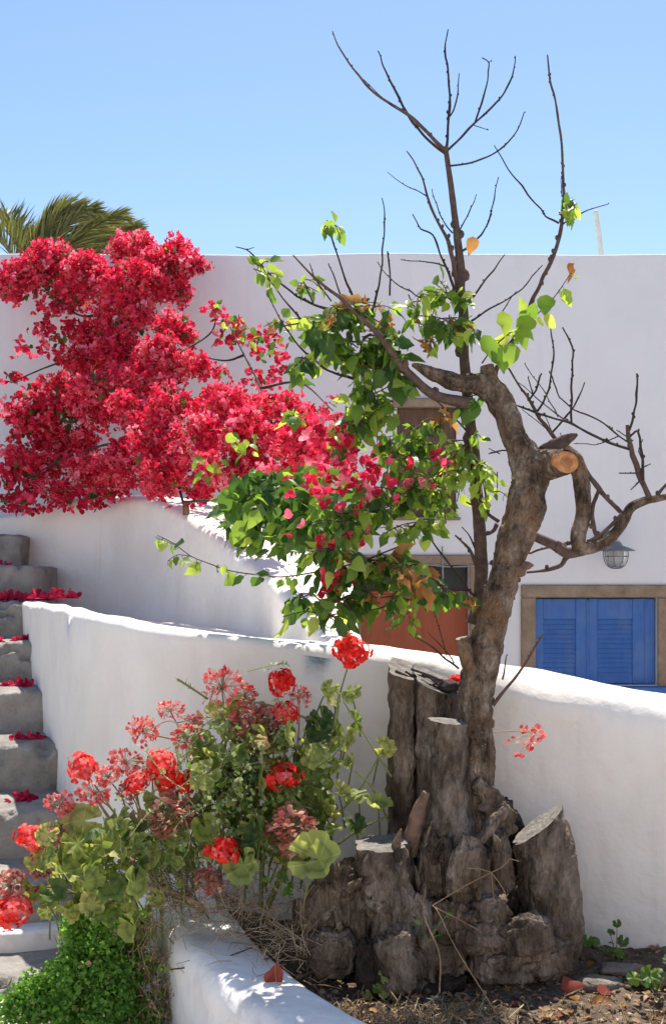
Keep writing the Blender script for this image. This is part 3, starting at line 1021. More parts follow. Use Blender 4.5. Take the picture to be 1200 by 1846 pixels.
class Foliage:
    """collects leaves (matrix, material, variant); the nearest `keep` become objects, the rest one part"""
    def __init__(self):
        self.items = []

    def add(self, Mx, mat, var):
        self.items.append((Mx, mat, var))

    def build(self, parent, keep=300, name='leaf', rest='leaves', bank=LEAFS, tagname='leaf', first=None):
        it = sorted(self.items, key=lambda q: q[0].translation.y / max(1e-6, q[0].to_scale().x))
        if first:
            it = sorted(it, key=first)
        for Mx, mat, var in it[:keep]:
            put(name, leaf_data(mat, var, bank, tagname), parent, Mx)
        if len(it) > keep:
            mats = sorted({q[1] for q in it[keep:]})
            g = Geo()
            for Mx, mat, var in it[keep:]:
                A = np.array(Mx)
                v, f = bank[var]
                g.add(v @ A[:3, :3].T + A[:3, 3], f, mats.index(mat), True)
            o = g.build(rest, [M[q] for q in mats], parent)
            o['kind'] = 'stuff'


def hang_dir(T, side, droop=.6):
    d = Vector(T).normalized() * .45 + side * .75 + Vector((0, 0, -droop)) + rv(.42)
    return d.normalized()


def leaf_hint():
    return Vector((random.gauss(-.1, .75), -.9 + random.gauss(0, .6), random.gauss(.6, .65)))


# ------------------------------------------------------------------ the pruned tree
tb = at(850, 1740, 3.95)
tree = root('pruned_tree', (tb.x, tb.y, 0.3), 'gnarled heavily pruned tree with cut stumps, bare twigs and hanging green leaves', 'tree')
TD = 3.95
g = Geo()
tube(g, chain([(x_, y_, r_ * .90) for x_, y_, r_ in [(830, 1560, 60), (845, 1480, 47), (856, 1400, 36), (858, 1310, 33), (858, 1250, 33), (869, 1181, 34), (893, 1090, 32), (914, 1016, 32), (932, 958, 34), (949, 888, 36), (954, 845, 38), (944, 818, 31), (930, 795, 26), (911, 744, 25), (896, 712, 24), (884, 690, 18), (877, 658, 13)]], TD, TD - .02),
     56, .006, .20, 22, ridges=.10, capmat=1)
g.build('trunk', [M['bark'], M['cutwood']], tree)
g = Geo()
tube(g, chain([(893, 716, 20), (868, 694, 19), (825, 690, 16), (783, 674, 13), (757, 663, 9), (743, 657, 4)], TD - .02, TD - .06), 36, .006, .24, 26, ridges=.14, seed=3)
g.build('cut_limb', M['bark'], tree)
# stub with the fresh orange cut face, pointing at the viewer
g = Geo()
c0, c1 = at(975, 838, TD + .02), at(1019, 833, TD - .10)
tube(g, [(c0.x, c0.y, c0.z, rp(30, TD)), ((c0.x + c1.x) / 2, (c0.y + c1.y) / 2, (c0.z + c1.z) / 2, rp(26, TD)), (c1.x, c1.y, c1.z, rp(22.5, TD))], 22, .012, .10, 24, cap1=False, seed=8)
stub = g.build('cut_stub', M['bark'], tree)
n_ = (c1 - c0)
n_ = Vector((.34, -1.0, .0)).normalized()
u_ = n_.cross(Vector((0, 0, 1))).normalized()
w_ = u_.cross(n_)
g = Geo()
ringsr = [0, 5, 6, 12, 18, 21.5, 23]
V, Fc = [], []
for ri, r in enumerate(ringsr):
    for j in range(24):
        a = 2 * math.pi * j / 24
        rr = rp(r, TD) * (1 + .06 * math.sin(2 * a + 1) + .04 * mnoise.noise(Vector((math.cos(a) * 2, math.sin(a) * 2, 0))))
        p = c1 + u_ * math.cos(a) * rr * 1.05 + w_ * math.sin(a) * rr * .92 + n_ * (.004 if r < 21 else (.004 if r < 22 else -.012)) + n_ * .0015 * (ri % 2)
        V.append(tuple(p))
for ri in range(len(ringsr) - 1):
    for j in range(24):
        Fc.append((ri * 24 + j, ri * 24 + (j + 1) % 24, (ri + 1) * 24 + (j + 1) % 24, (ri + 1) * 24 + j))
Fc = np.array(Fc)
g.add(V, Fc[:24], 1)
g.f.append((Fc[24:72] + 0, 1, True))
g.f.append((Fc[72:] + 0, 0, True))
cf = g.build('cut_face', [M['freshcut'], M['ringwood']], stub)
cf['label'] = 'fresh orange sawn face'
# small cut peg at the left of the trunk
g = Geo()
tube(g, chain([(858, 1225, 15), (842, 1190, 14), (834, 1150, 13.5)], TD - .03, TD - .05), 14, .01, .12, 30, capmat=1, seed=5)
g.build('cut_stub', [M['bark'], M['cutwood']], tree)
# dark broken stub behind the orange face
g = Geo()
tube(g, chain([(968, 822, 13), (985, 811, 13), (1010, 798, 11), (1030, 788, 7), (1040, 783, 2)], TD + .02, TD + .0), 16, .007, .35, 40, seed=7, ridges=.2)
g.build('cut_stub', M['twig'], tree)
# bark knob
g = Geo()
blob(g, at(944, 1020, TD - .03), (rp(15, TD), rp(11, TD), rp(8, TD)), .4, 9, seed=2)
blob(g, at(932, 1028, TD - .04), (rp(16, TD), rp(11, TD), rp(11, TD)), .4, 9, seed=4)
g.build('knot', M['redstick'], tree)
g = Geo()
for k in range(170):                                  # loose bark flakes on the trunk
    t = random.random()
    y = 860 + t * 500
    cx = np.interp(y, [845, 888, 958, 1016, 1090, 1181, 1250, 1310, 1400], [954, 949, 932, 914, 893, 868, 857, 858, 856])
    a = random.uniform(-2.2, 2.2)
    p = at(cx, y, TD) + Vector((math.sin(a), -math.cos(a), 0)) * rp(29, TD)
    s = random.uniform(.003, .009)
    blob(g, p, (s, s * .5, s * random.uniform(.6, 1.6)), .5, 9, 0 if random.random() < .9 else 1, 6, 4, k)
fl = g.build('bark_flakes', [M['bark'], M['palestick']], tree)
fl['kind'] = 'stuff'

# stumps
def stump(pts, d0, d1, seed, rough=.12, sides=22, name='stump', tilt=None, mats=('oldwood', 'greycut'), crk=.008, ridges=.08):
    g = Geo()
    tube(g, chain(pts, d0, d1), sides * 2, .008, rough * 1.3, 17, capmat=1, ridges=ridges, seed=seed, crack=crk)
    o = g.build(name, [M[q] for q in mats], tree)
    if tilt:                                         # saw cut not square to the axis
        me = o.data
        co = np.empty(len(me.vertices) * 3)
        me.vertices.foreach_get('co', co)
        co = co.reshape(-1, 3)
        z0, z1 = co[:, 2].min(), co[:, 2].max()
        t = np.clip((co[:, 2] - (z0 + .5 * (z1 - z0))) / (.5 * (z1 - z0)), 0, 1)
        top = co[co[:, 2] > z1 - .03]
        co[:, 2] += t * ((co[:, 0] - top[:, 0].mean()) * tilt[0] + (co[:, 1] - top[:, 1].mean()) * tilt[1])
        me.vertices.foreach_set('co', co.reshape(-1))
        me.update()
    return o

# tall squared stump split by a crack: two slabs
def slab(px0, px1, y0l, y0r, yb, d, thick, seed, bulge=0):
    g = Geo()
    V = []
    nu, nv = 12, 44
    per = []
    for k in range(nu):
        per.append((k / nu, 0))
    for k in range(nu):
        per.append((1, k / nu))
    for k in range(nu):
        per.append((1 - k / nu, 1))
    for k in range(nu):
        per.append((0, 1 - k / nu))
    for r in range(nv + 1):
        t = r / nv
        for (a, b) in per:
            # round the corners a little
            ca, cb = a - .5, b - .5
            L_ = (abs(2 * ca) ** 6 + abs(2 * cb) ** 6) ** (1 / 6.)
            ca, cb = ca / L_, cb / L_
            px = px0 + (px1 - px0) * (.5 + ca) + bulge * (1 - t) * (ca)
            ytop = y0l + (y0r - y0l) * (.5 + ca) - 26 * (cb + .5)
            py = yb + (ytop - yb) * t
            p = at(px, py, d)
            p.y += thick * (cb + .5)
            k = fbm(p * 14 + Vector((seed, 0, 0)), 4)
            rid = mnoise.noise(Vector((p.x * 60, p.y * 60, p.z * 3 + seed)))
            n = Vector((ca, cb, 0)).normalized()
            p += n * (k * .014 + rid * .005)
            V.append(tuple(p))
    m = len(per)
    idx = np.arange((nv + 1) * m).reshape(nv + 1, m)
    g.add(V, np.stack([idx[:-1], np.roll(idx, -1, 1)[:-1], np.roll(idx, -1, 1)[1:], idx[1:]], -1).reshape(-1, 4))
    tr = V[nv * m:]
    c = np.mean(np.array(tr), 0)
    g.add(list(tr) + [tuple(c + np.array((0, 0, -.006)))], [(j, (j + 1) % m, m) for j in range(m)], 1, False)
    return g.build('stump', [M['oldwood'], M['greycut']], tree)
s1 = slab(705, 746.5, 1216, 1228, 1600, 3.98, .17, 1.0, 8)
s1['label'] = 'tall squared grey stump slab left of the crack'
s2 = slab(749, 828, 1230, 1262, 1600, 3.995, .17, 5.0, 8)
s3 = stump([(806, 1600, 62), (808, 1500, 52), (807, 1440, 42), (806, 1370, 37), (806, 1300, 36)], 3.88, 3.88, 2.0, .08, 26, tilt=(-.12, .04))
s4 = stump([(960, 1745, 66), (985, 1690, 62), (994, 1640, 58), (988, 1580, 55), (978, 1520, 50), (968, 1478, 47)], 3.86, 3.86, 9.0, .07, 28, tilt=(.60, -.02))
s4['label'] = 'leaning cut stump at the right with a pale slanting top'
s5 = stump([(730, 1830, 46), (724, 1740, 50), (712, 1660, 54), (696, 1580, 56), (686, 1526, 54)], 3.70, 3.76, 4.0, .10, 28, ridges=.10, tilt=(-.16, .30), crk=.018)
# black sticks and dead twigs lying on the tall stump
g = Geo()
for (a, b) in (((715, 1214), (800, 1226)), ((760, 1216), (824, 1250)), ((722, 1222), (812, 1246)), ((730, 1210), (760, 1238)), ((775, 1222), (800, 1250)), ((707, 1212), (826, 1252)), ((712, 1209), (770, 1245)), ((740, 1206), (822, 1240)), ((705, 1216), (752, 1235)), ((790, 1228), (770, 1248))):
    tube(g, chain([(a[0], a[1], 2.2), ((a[0] + b[0]) / 2 + random.uniform(-4, 4), (a[1] + b[1]) / 2 - 2, 2.4), (b[0], b[1], 1.6)], 4.0 + random.uniform(0, .08)), 5, .02, .2, 60)
blob(g, at(806, 1238, 4.03), (rp(20, 4), rp(16, 4), rp(12, 4)), .5, 8, seed=3)
dt = g.build('dead_sticks', M['darktwig'], tree)
dt['kind'] = 'stuff'
# split, knotty root mass between the stumps
ROOTS = [  # px, py, radii px (x, depth, z), distance, roughness, material, lean
    # set-back core, its colour darkened for shade between the blocks
    (800, 1600, 95, 60, 95, 3.92, .3, 'shadewood', 0), (880, 1640, 90, 55, 80, 3.92, .3, 'shadewood', 0), (640, 1690, 85, 50, 75, 3.86, .3, 'shadewood', 0), (830, 1720, 110, 60, 50, 3.86, .3, 'shadewood', 0), (900, 1500, 40, 40, 60, 3.98, .3, 'shadewood', -.4),
    # torn block at the far left and its round knob
    (607, 1625, 40, 34, 66, 3.74, .5, 'tornwood', .18), (573, 1655, 26, 26, 60, 3.76, .5, 'tornwood', .1), (596, 1715, 48, 36, 42, 3.66, .3, 'oldwood', 0), (543, 1662, 18, 18, 44, 3.78, .4, 'oldwood', .1), (645, 1655, 24, 22, 70, 3.70, .5, 'oldwood', .1),
    # block low in front of the left stump
    (716, 1735, 40, 30, 62, 3.58, .35, 'oldwood', .05), (668, 1748, 26, 24, 50, 3.62, .4, 'shadewood', 0), (757, 1690, 26, 24, 90, 3.66, .35, 'oldwood', -.1),
    # middle: jagged pale chunk, triangle, ledges
    (782, 1562, 30, 26, 60, 3.76, .55, 'tornwood', .12), (842, 1578, 34, 24, 52, 3.70, .3, 'oldwood', .35), (868, 1600, 26, 22, 40, 3.72, .3, 'oldwood', -.35), (900, 1560, 26, 24, 62, 3.80, .35, 'oldwood', -.1),
    (818, 1655, 46, 32, 30, 3.68, .4, 'tornwood', .2), (880, 1640, 38, 30, 28, 3.68, .35, 'oldwood', -.15), (868, 1685, 60, 34, 30, 3.66, .35, 'oldwood', .1), (800, 1715, 44, 36, 42, 3.70, .4, 'oldwood', 0),
    (948, 1690, 52, 36, 44, 3.66, .18, 'oldwood', -.25), (905, 1735, 60, 44, 34, 3.70, .25, 'oldwood', .1), (985, 1725, 44, 36, 36, 3.72, .25, 'oldwood', 0), (770, 1775, 60, 44, 30, 3.68, .35, 'shadewood', 0),
    (884, 1465, 30, 28, 52, 3.92, .5, 'tornwood', -.55)]
for i, (px, py, a, b, c, d, rg, mt_, lean) in enumerate(ROOTS):
    g = Geo()
    rot = Matrix.Rotation(lean + random.uniform(-.08, .08), 3, 'Y') @ Matrix.Rotation(random.uniform(-.5, .5), 3, 'Z')
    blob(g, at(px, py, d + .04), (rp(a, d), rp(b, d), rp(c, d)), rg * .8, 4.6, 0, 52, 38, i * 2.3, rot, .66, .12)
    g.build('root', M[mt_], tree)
# splinters and shreds of torn wood
for i in range(34):
    px, py = random.uniform(560, 930), random.uniform(1490, 1720)
    if px < 640:
        py = random.uniform(1590, 1740)
    d = 3.60 + .10 * (1740 - py) / 250 + random.uniform(0, .05)
    L_ = random.uniform(22, 55)
    an = random.gauss(-1.45, .38)
    q = (px + math.cos(an) * L_, py + math.sin(an) * L_)
    g = Geo()
    r0 = random.uniform(4, 9)
    tube(g, chain([(px, py, r0), ((px + q[0]) / 2 + random.uniform(-4, 4), (py + q[1]) / 2, r0 * .85), (q[0], q[1], r0 * .2)], d + .05, d - .01), 7, .012, .4, 30, seed=i)
    g.build('splinter', [M['oldwood'], M['tornwood']][0 if random.random() < .5 else 1], tree)
g = Geo()
tube(g, chain([(738, 1540, 13), (744, 1500, 14), (755, 1460, 12), (768, 1428, 8)], 3.80, 3.76), 12, .01, .25, 30, seed=21)
g.build('splinter', M['redstick'], tree)
g = Geo()
tube(g, chain([(850, 1530, 13), (880, 1492, 13), (912, 1460, 9)], 3.76, 3.80), 12, .01, .2, 30, seed=22)
g.build('splinter', M['oldwood'], tree)
g = Geo()
for i in range(22):                                    # flaking pale bark slab right of the trunk foot
    px = random.uniform(862, 915)
    py = 1405 + (px - 862) * 1.0 + random.uniform(0, 50)
    blob(g, at(px, py, 3.86), (rp(random.uniform(7, 15), 3.9), rp(5, 3.9), rp(random.uniform(10, 18), 3.9)), .6, 9, 0, 12, 8, i, Matrix.Rotation(-.7 + random.gauss(0, .2), 3, 'Y'), .6)
g.build('bark_plate', M['oldwood'], tree)
g = Geo()
blob(g, at(838, 1560, 3.66), (rp(27, 3.7), rp(14, 3.7), rp(46, 3.7)), .35, 7, 0, 16, 12, 3.3, Matrix.Rotation(.25, 3, 'Y'), .6)
g.build('splinter', M['oldwood'], tree)


# branches ------------------------------------------------------------
def branch(pts, d0, d1=None, mat='twig', name='branch', sides=7, buds=1.0, rough=.08, step=.018):
    c = chain(pts, d0, d1)
    g = Geo()
    if c[0][3] < .012 and len(c) > 2:
        K_ = catmull(c, .045)
        c = [tuple(K_[0])] + [(q[0] + random.gauss(0, .0014), q[1] + random.gauss(0, .003), q[2] + random.gauss(0, .0014), q[3] * random.uniform(.85, 1.18)) for q in K_[1:-1]] + [tuple(K_[-1])]
    tube(g, c, sides, step, rough, 40, seed=pts[0][0] * .01)
    P = catmull(c, .012)
    if buds > 0:
        nb = max(2, int(len(P) * .26 * buds))
        for k in range(nb):
            i = random.randrange(len(P) // 8, len(P))
            p = Vector(P[i][:3])
            r = max(P[i][3], .0022)
            a = random.uniform(0, 6.28)
            off = Vector((math.cos(a), math.sin(a) * .6, random.uniform(.2, .9))) * r * 1.1
            blob(g, p + off, (r * .9, r * .9, r * 1.3), .2, 5, 0, 6, 4, k)
    return g.build(name, M[mat], tree)


B = []
LD = 4.06
leader = branch([(852, 1125, 13), (862, 1090, 12.5), (866, 1050, 12), (867, 1016, 12), (864, 958, 11.5), (858, 879, 11), (852, 803, 10.5), (845, 747, 10), (838, 669, 9.5), (835, 619, 9.2), (835, 565, 9), (829, 519, 8.6), (831, 495, 8.2), (825, 438, 7), (818, 381, 6), (810, 319, 5.2), (803, 270, 4.6)],
                LD, LD - .04, 'twig', sides=10, buds=.3)
tw = [  # (points with px radius at base and tip are set below), base depth, tip depth
    ([(803, 272), (770, 240), (744, 213), (712, 192), (678, 169), (647, 138), (619, 99), (599, 56)], 4.02, 3.86, 3.4, .9),
    ([(801, 276), (765, 246), (735, 208), (718, 174), (704, 146), (689, 115), (681, 92)], 4.02, 4.1, 2.9, 1.1),
    ([(738, 211), (704, 190), (680, 168), (655, 143)], 3.95, 3.94, 1.3, .6),
    ([(804, 270), (808, 210), (809, 154), (803, 102), (804, 76), (807, 53)], 4.02, 4.05, 2.6, .9),
    ([(807, 213), (820, 190), (825, 154), (827, 132)], 4.03, 4.0, 1.5, .7),
    ([(806, 271), (833, 244), (859, 218), (890, 190), (916, 156), (926, 125), (928, 101)], 4.02, 4.12, 2.3, .9),
    ([(856, 220), (869, 185), (877, 146), (880, 112), (868, 104)], 4.05, 4.0, 1.7, .8),
    ([(854, 226), (878, 234)], 4.05, 4.03, .9, .5),
    ([(880, 113), (884, 110)], 4.0, 4.0, .9, .7),
    ([(811, 299), (849, 293), (885, 280), (916, 257), (937, 223), (944, 203)], 4.03, 3.9, 1.9, .8),
    ([(1006, 402), (983, 389), (952, 350), (916, 306), (890, 262)], 3.98, 3.85, 1.9, .8),
    ([(886, 700), (896, 663), (917, 632), (950, 561), (979, 498), (1004, 440), (1014, 371), (1015, 319), (1011, 262), (1004, 205), (993, 148), (986, 99)], 4.0, 3.95, 4.6, 1.2),
    ([(1013, 405), (1035, 392), (1060, 378), (1095, 368)], 3.97, 3.9, 1.5, .7),
    ([(1012, 355), (1010, 322)], 3.97, 3.95, 1.0, .5),
    ([(828, 535), (820, 500), (815, 469), (807, 433), (787, 397), (769, 355), (761, 319), (734, 274)], 4.03, 4.0, 4.6, 1.0),
    ([(769, 354), (735, 337), (698, 310)], 4.0, 4.03, 1.2, .5),
    ([(818, 520), (807, 490), (794, 459), (779, 425), (758, 412), (743, 386)], 4.02, 3.95, 2.4, .9),
    ([(831, 453), (854, 435), (875, 410), (890, 360), (898, 319)], 4.02, 4.08, 2.2, .8),
    ([(876, 408), (886, 385)], 4.06, 4.0, 1.4, .8),
    ([(828, 415), (844, 386), (858, 350)], 4.02, 4.1, 1.3, .7),
    ([(800, 480), (770, 472), (722, 468)], 4.0, 3.95, 1.5, .8),
    ([(815, 420), (800, 400), (785, 368), (778, 340)], 4.02, 4.0, 1.4, .6),
    ([(834, 560), (852, 535), (878, 500), (898, 475), (909, 459)], 4.04, 4.1, 1.9, .9),
    ([(836, 590), (862, 570), (900, 548), (940, 520), (960, 497), (977, 478)], 4.04, 4.12, 2.0, .8),
    ([(900, 568), (918, 540), (930, 525)], 4.08, 4.1, 1.1, .6),
    ([(842, 727), (798, 718), (772, 706), (743, 680), (717, 653), (700, 627), (677, 597), (643, 567), (617, 540), (590, 520), (563, 497), (528, 460)], 3.90, 3.62, 10.5, 1.3),
    ([(667, 578), (680, 527), (686, 495), (693, 402), (688, 357)], 3.86, 3.84, 2.2, .8),
    ([(702, 533), (703, 500), (698, 453)], 3.87, 3.85, 1.6, 1.2),
    ([(770, 545), (750, 532), (727, 520), (703, 503), (680, 472)], 3.95, 3.85, 1.4, .8),
    ([(643, 560), (633, 527), (617, 490), (602, 440), (595, 425), (589, 397)], 3.82, 3.8, 2.0, 1.0),
    ([(615, 537), (607, 513), (592, 477)], 3.8, 3.78, 1.5, .9),
    ([(597, 543), (568, 503), (558, 475)], 3.8, 3.78, 1.4, .8),
    ([(640, 572), (590, 557), (550, 542), (523, 525), (490, 497), (465, 470), (445, 450), (425, 445)], 3.82, 3.7, 2.6, .8),
    ([(446, 450), (458, 446)], 3.71, 3.7, .9, .6),
    ([(600, 625), (557, 593), (543, 577), (523, 553), (497, 520), (473, 483), (466, 470)], 3.82, 3.7, 2.2, .8),
    ([(640, 684), (610, 675), (583, 663), (557, 643), (533, 617), (513, 587), (493, 553), (482, 528)], 3.86, 3.72, 2.2, .7),
    ([(565, 548), (547, 508)], 3.76, 3.75, 1.3, .8),
    ([(560, 580), (547, 580), (517, 587), (483, 592)], 3.76, 3.7, 1.6, .8),
    ([(735, 664), (717, 660), (673, 662), (643, 657), (617, 643), (592, 625)], 3.9, 3.78, 3.2, .9),
    # right-hand twigs
    ([(965, 968), (996, 982), (1019, 996), (1041, 993), (1062, 986)], 3.96, 3.98, 8, 12),
    ([(1028, 998), (1010, 1019), (990, 1027), (948, 1032)], 3.98, 4.02, 6, 2.2),
    ([(1030, 978), (1021, 979), (982, 988), (955, 998)], 3.98, 4.02, 3.2, 1.5),
    ([(1045, 833), (1075, 874), (1101, 906), (1121, 922), (1132, 924)], 3.98, 3.93, 4.4, 3.6),
    ([(1078, 884), (1070, 908), (1068, 942), (1072, 964), (1085, 972)], 3.97, 3.94, 3.0, 3.8),
    ([(1120, 926), (1095, 954), (1078, 968), (1058, 978)], 3.93, 3.95, 3.0, 4.2),
    ([(1170, 898), (1152, 858), (1140, 820), (1133, 792), (1130, 766)], 3.9, 3.86, 5.6, 3.6),
    ([(1133, 776), (1143, 741), (1146, 710), (1148, 690), (1147, 673)], 3.87, 3.85, 2.2, 1.6),
    ([(1158, 866), (1156, 823), (1152, 792), (1148, 776)], 3.88, 3.84, 2.6, 2.0),
    ([(1135, 786), (1147, 776)], 3.87, 3.85, 2.2, 1.6),
    ([(1147, 853), (1115, 853)], 3.87, 3.84, 1.4, 1.0),
    ([(1151, 868), (1136, 883)], 3.88, 3.86, 1.5, .9),
    ([(1154, 845), (1172, 836)], 3.86, 3.85, 1.2, .8),
    ([(1157, 830), (1150, 812), (1158, 792)], 3.86, 3.85, 1.2, .8),
    ([(1182, 896), (1192, 884), (1203, 872), (1225, 850)], 3.9, 3.88, 3.4, 2.2),
    ([(1135, 810), (1095, 798), (1058, 780), (1024, 761), (1002, 755), (968, 743), (942, 734), (932, 731)], 3.88, 4.0, 2.8, 1.4),
    ([(1131, 797), (1101, 775), (1072, 754), (1033, 740), (1016, 724), (1002, 702), (993, 679), (989, 670)], 3.88, 3.98, 1.6, .9),
    ([(1114, 786), (1087, 798), (1058, 801), (1033, 800)], 3.88, 3.95, 1.1, .7),
    ([(1029, 762), (1029, 719), (1030, 673), (1031, 631), (1027, 611), (1013, 590)], 3.97, 3.95, 1.9, 1.2),
    ([(966, 744), (976, 730), (989, 699), (996, 653), (997, 622), (991, 587)], 4.0, 3.95, 2.0, 1.0),
    ([(1006, 800), (982, 767), (965, 741), (948, 713), (928, 685), (907, 651)], 3.98, 4.03, 3.6, 1.2),
    ([(994, 780), (1021, 750), (1041, 719), (1053, 689)], 4.0, 3.96, 2.0, 1.0),
    ([(1005, 752), (990, 724), (970, 693), (945, 656)], 4.0, 4.03, 1.1, .7),
    ([(952, 722), (965, 704), (973, 676)], 4.0, 3.98, 1.9, 1.6),
    ([(960, 712), (951, 680)], 4.0, 3.98, 1.3, .9),
    ([(1018, 757), (987, 736), (959, 710), (929, 687)], 3.98, 4.02, 1.1, .7),
    ([(1000, 790), (975, 765), (940, 738)], 4.0, 4.03, .9, .6),
    ([(1004, 800), (990, 768), (978, 744)], 3.98, 4.0, 1.1, .6),
    ([(1030, 812), (1015, 795), (1009, 780)], 3.98, 4.0, 1.1, .7),
    ([(1140, 795), (1125, 784), (1110, 775)], 3.88, 3.9, 1.2, .8),
    ([(935, 815), (905, 812), (880, 818)], 3.98, 4.02, 2.0, 1.0),
    ([(900, 818), (880, 808)], 4.0, 4.03, 1.0, .7),
    ([(898, 940), (870, 920), (840, 905)], 3.98, 4.04, 3.2, 1.4),
    ([(895, 945), (890, 955), (880, 962), (872, 964)], 3.99, 4.03, 4.0, 1.6),
    # twigs near the foot
    ([(888, 1272), (910, 1245), (940, 1205), (965, 1165), (978, 1143)], 3.9, 3.86, 3.2, 1.2),
    ([(905, 1225), (910, 1200), (912, 1182)], 3.9, 3.88, 1.6, .9),
    ([(826, 1205), (800, 1185), (770, 1160), (738, 1143)], 3.92, 3.85, 1.8, .8),
    ([(818, 1195), (795, 1165), (770, 1140)], 3.92, 3.88, 1.1, .6),
    ([(805, 1185), (796, 1150), (780, 1100), (765, 1060)], 3.92, 3.88, .9, .6),
    ([(855, 1075), (820, 1030), (790, 990), (765, 960)], 4.04, 3.95, 2.4, 1.0),
    ([(862, 1030), (845, 990), (820, 965)], 4.05, 4.0, 3.4, 1.6),
    ([(860, 1000), (845, 965), (832, 950)], 4.06, 4.03, 1.6, .9),
    ([(858, 800), (835, 770), (800, 735), (778, 718)], 4.0, 3.95, 1.6, .9),
]
for pts, d0, d1, r0, r1 in tw:
    n = len(pts) - 1
    dark = r0 < 3.0
    sc = 1.12 if r0 < 5 else 1.0
    branch([(p[0], p[1], sc * (r0 + (r1 - r0) * (i / n))) for i, p in enumerate(pts)], d0, d1, 'darktwig' if dark else 'twig', 'branch' if r0 > 2 else 'twig',
           5 if r0 < 3 else (9 if r0 > 7 else 7), 1.0 if r0 < 5 else .2)
# thick hooked limb hanging at the right, then twisting out of frame
g = Geo()
tube(g, chain([(1012, 815, 17), (1032, 828, 17), (1043, 850, 15), (1049, 886, 14), (1050, 928, 14), (1042, 962, 14), (1044, 985, 14), (1066, 987, 11), (1095, 974, 9.5), (1118, 948, 9.5), (1135, 917, 9.5), (1160, 903, 8), (1186, 898, 6), (1210, 892, 5), (1260, 872, 4)], 4.0, 3.88), 14, .012, .13, 30, ridges=.06, seed=14)
g.build('branch', M['bark'], tree)

# foliage of the tree -------------------------------------------------
fol = Foliage()
twigs = Geo()


def leafy(pts, d0, d1, n, size, pal, rtw=1.2, droop=.6, t0=.12, mat=0):
    """a leafy twig: pts in photo pixels; n leaves alternately along it"""
    c = chain([(p[0], p[1], rtw * (1 - .5 * i / len(pts))) for i, p in enumerate(pts)], d0, d1)
    tube(twigs, c, 4, .03, 0, mat=mat)
    P = catmull(c, .01)
    for k in range(n):
        t = t0 + (1 - t0) * (k + random.uniform(-.3, .3) + .5) / n
        i = min(len(P) - 2, max(0, int(t * (len(P) - 1))))
        p = Vector(P[i][:3])
        T = Vector(P[i + 1][:3]) - p
        side = Vector((-T.z, random.uniform(-.3, .3), T.x)).normalized() * (1 if k % 2 else -1)
        d = hang_dir(T, side, droop)
        pet = p + d * size * random.uniform(.12, .3)
        tube(twigs, [(*p, .0011), (*pet, .0009)], 3, .05, mat=mat, cap0=False, cap1=False)
        m = random.choices([q[0] for q in pal], [q[1] for q in pal])[0]
        var = random.choice(NLV) if m != 'leaf_brown' else random.choice((6, 4, 4))
        fol.add(frame(pet, d, leaf_hint(), size * random.uniform(.55, 1.22)), m, var)


GREEN = [('leaf_dark', 5), ('leaf_mid', 4), ('leaf_lime', 1.6)]
MIX = [('leaf_dark', 2.4), ('leaf_mid', 4), ('leaf_lime', 3)]
LIME = [('leaf_mid', 3), ('leaf_lime', 5)]
DRY = [('leaf_brown', 6), ('leaf_dark', 2), ('leaf_lime', 1)]
GDRY = [('leaf_dark', 5), ('leaf_mid', 2), ('leaf_brown', 1.6), ('leaf_lime', 1)]


def cluster(px, py, rx, ry, d, nt, nl, size, pal, anchor=None, dd=.12, droop=.42):
    for k in range(nt):
        a, r = random.uniform(0, 6.283), math.sqrt(random.random())
        ex, ey = px + rx * r * math.cos(a), py + ry * r * math.sin(a)
        if anchor:
            ax, ay = anchor[0] + random.gauss(0, 8), anchor[1] + random.gauss(0, 8)
        else:
            ax, ay = px + random.gauss(0, rx * .25), py - ry * .4 + random.gauss(0, ry * .2)
        if abs(ex - ax) + abs(ey - ay) < 25:
            ex += random.choice((-1, 1)) * rx * .6
        de = d + random.uniform(-dd, dd)
        leafy([(ax, ay), ((ax + ex) / 2, (ay + ey) / 2 - 6), (ex, ey)], d, de, nl, size, pal, 1.2, droop)


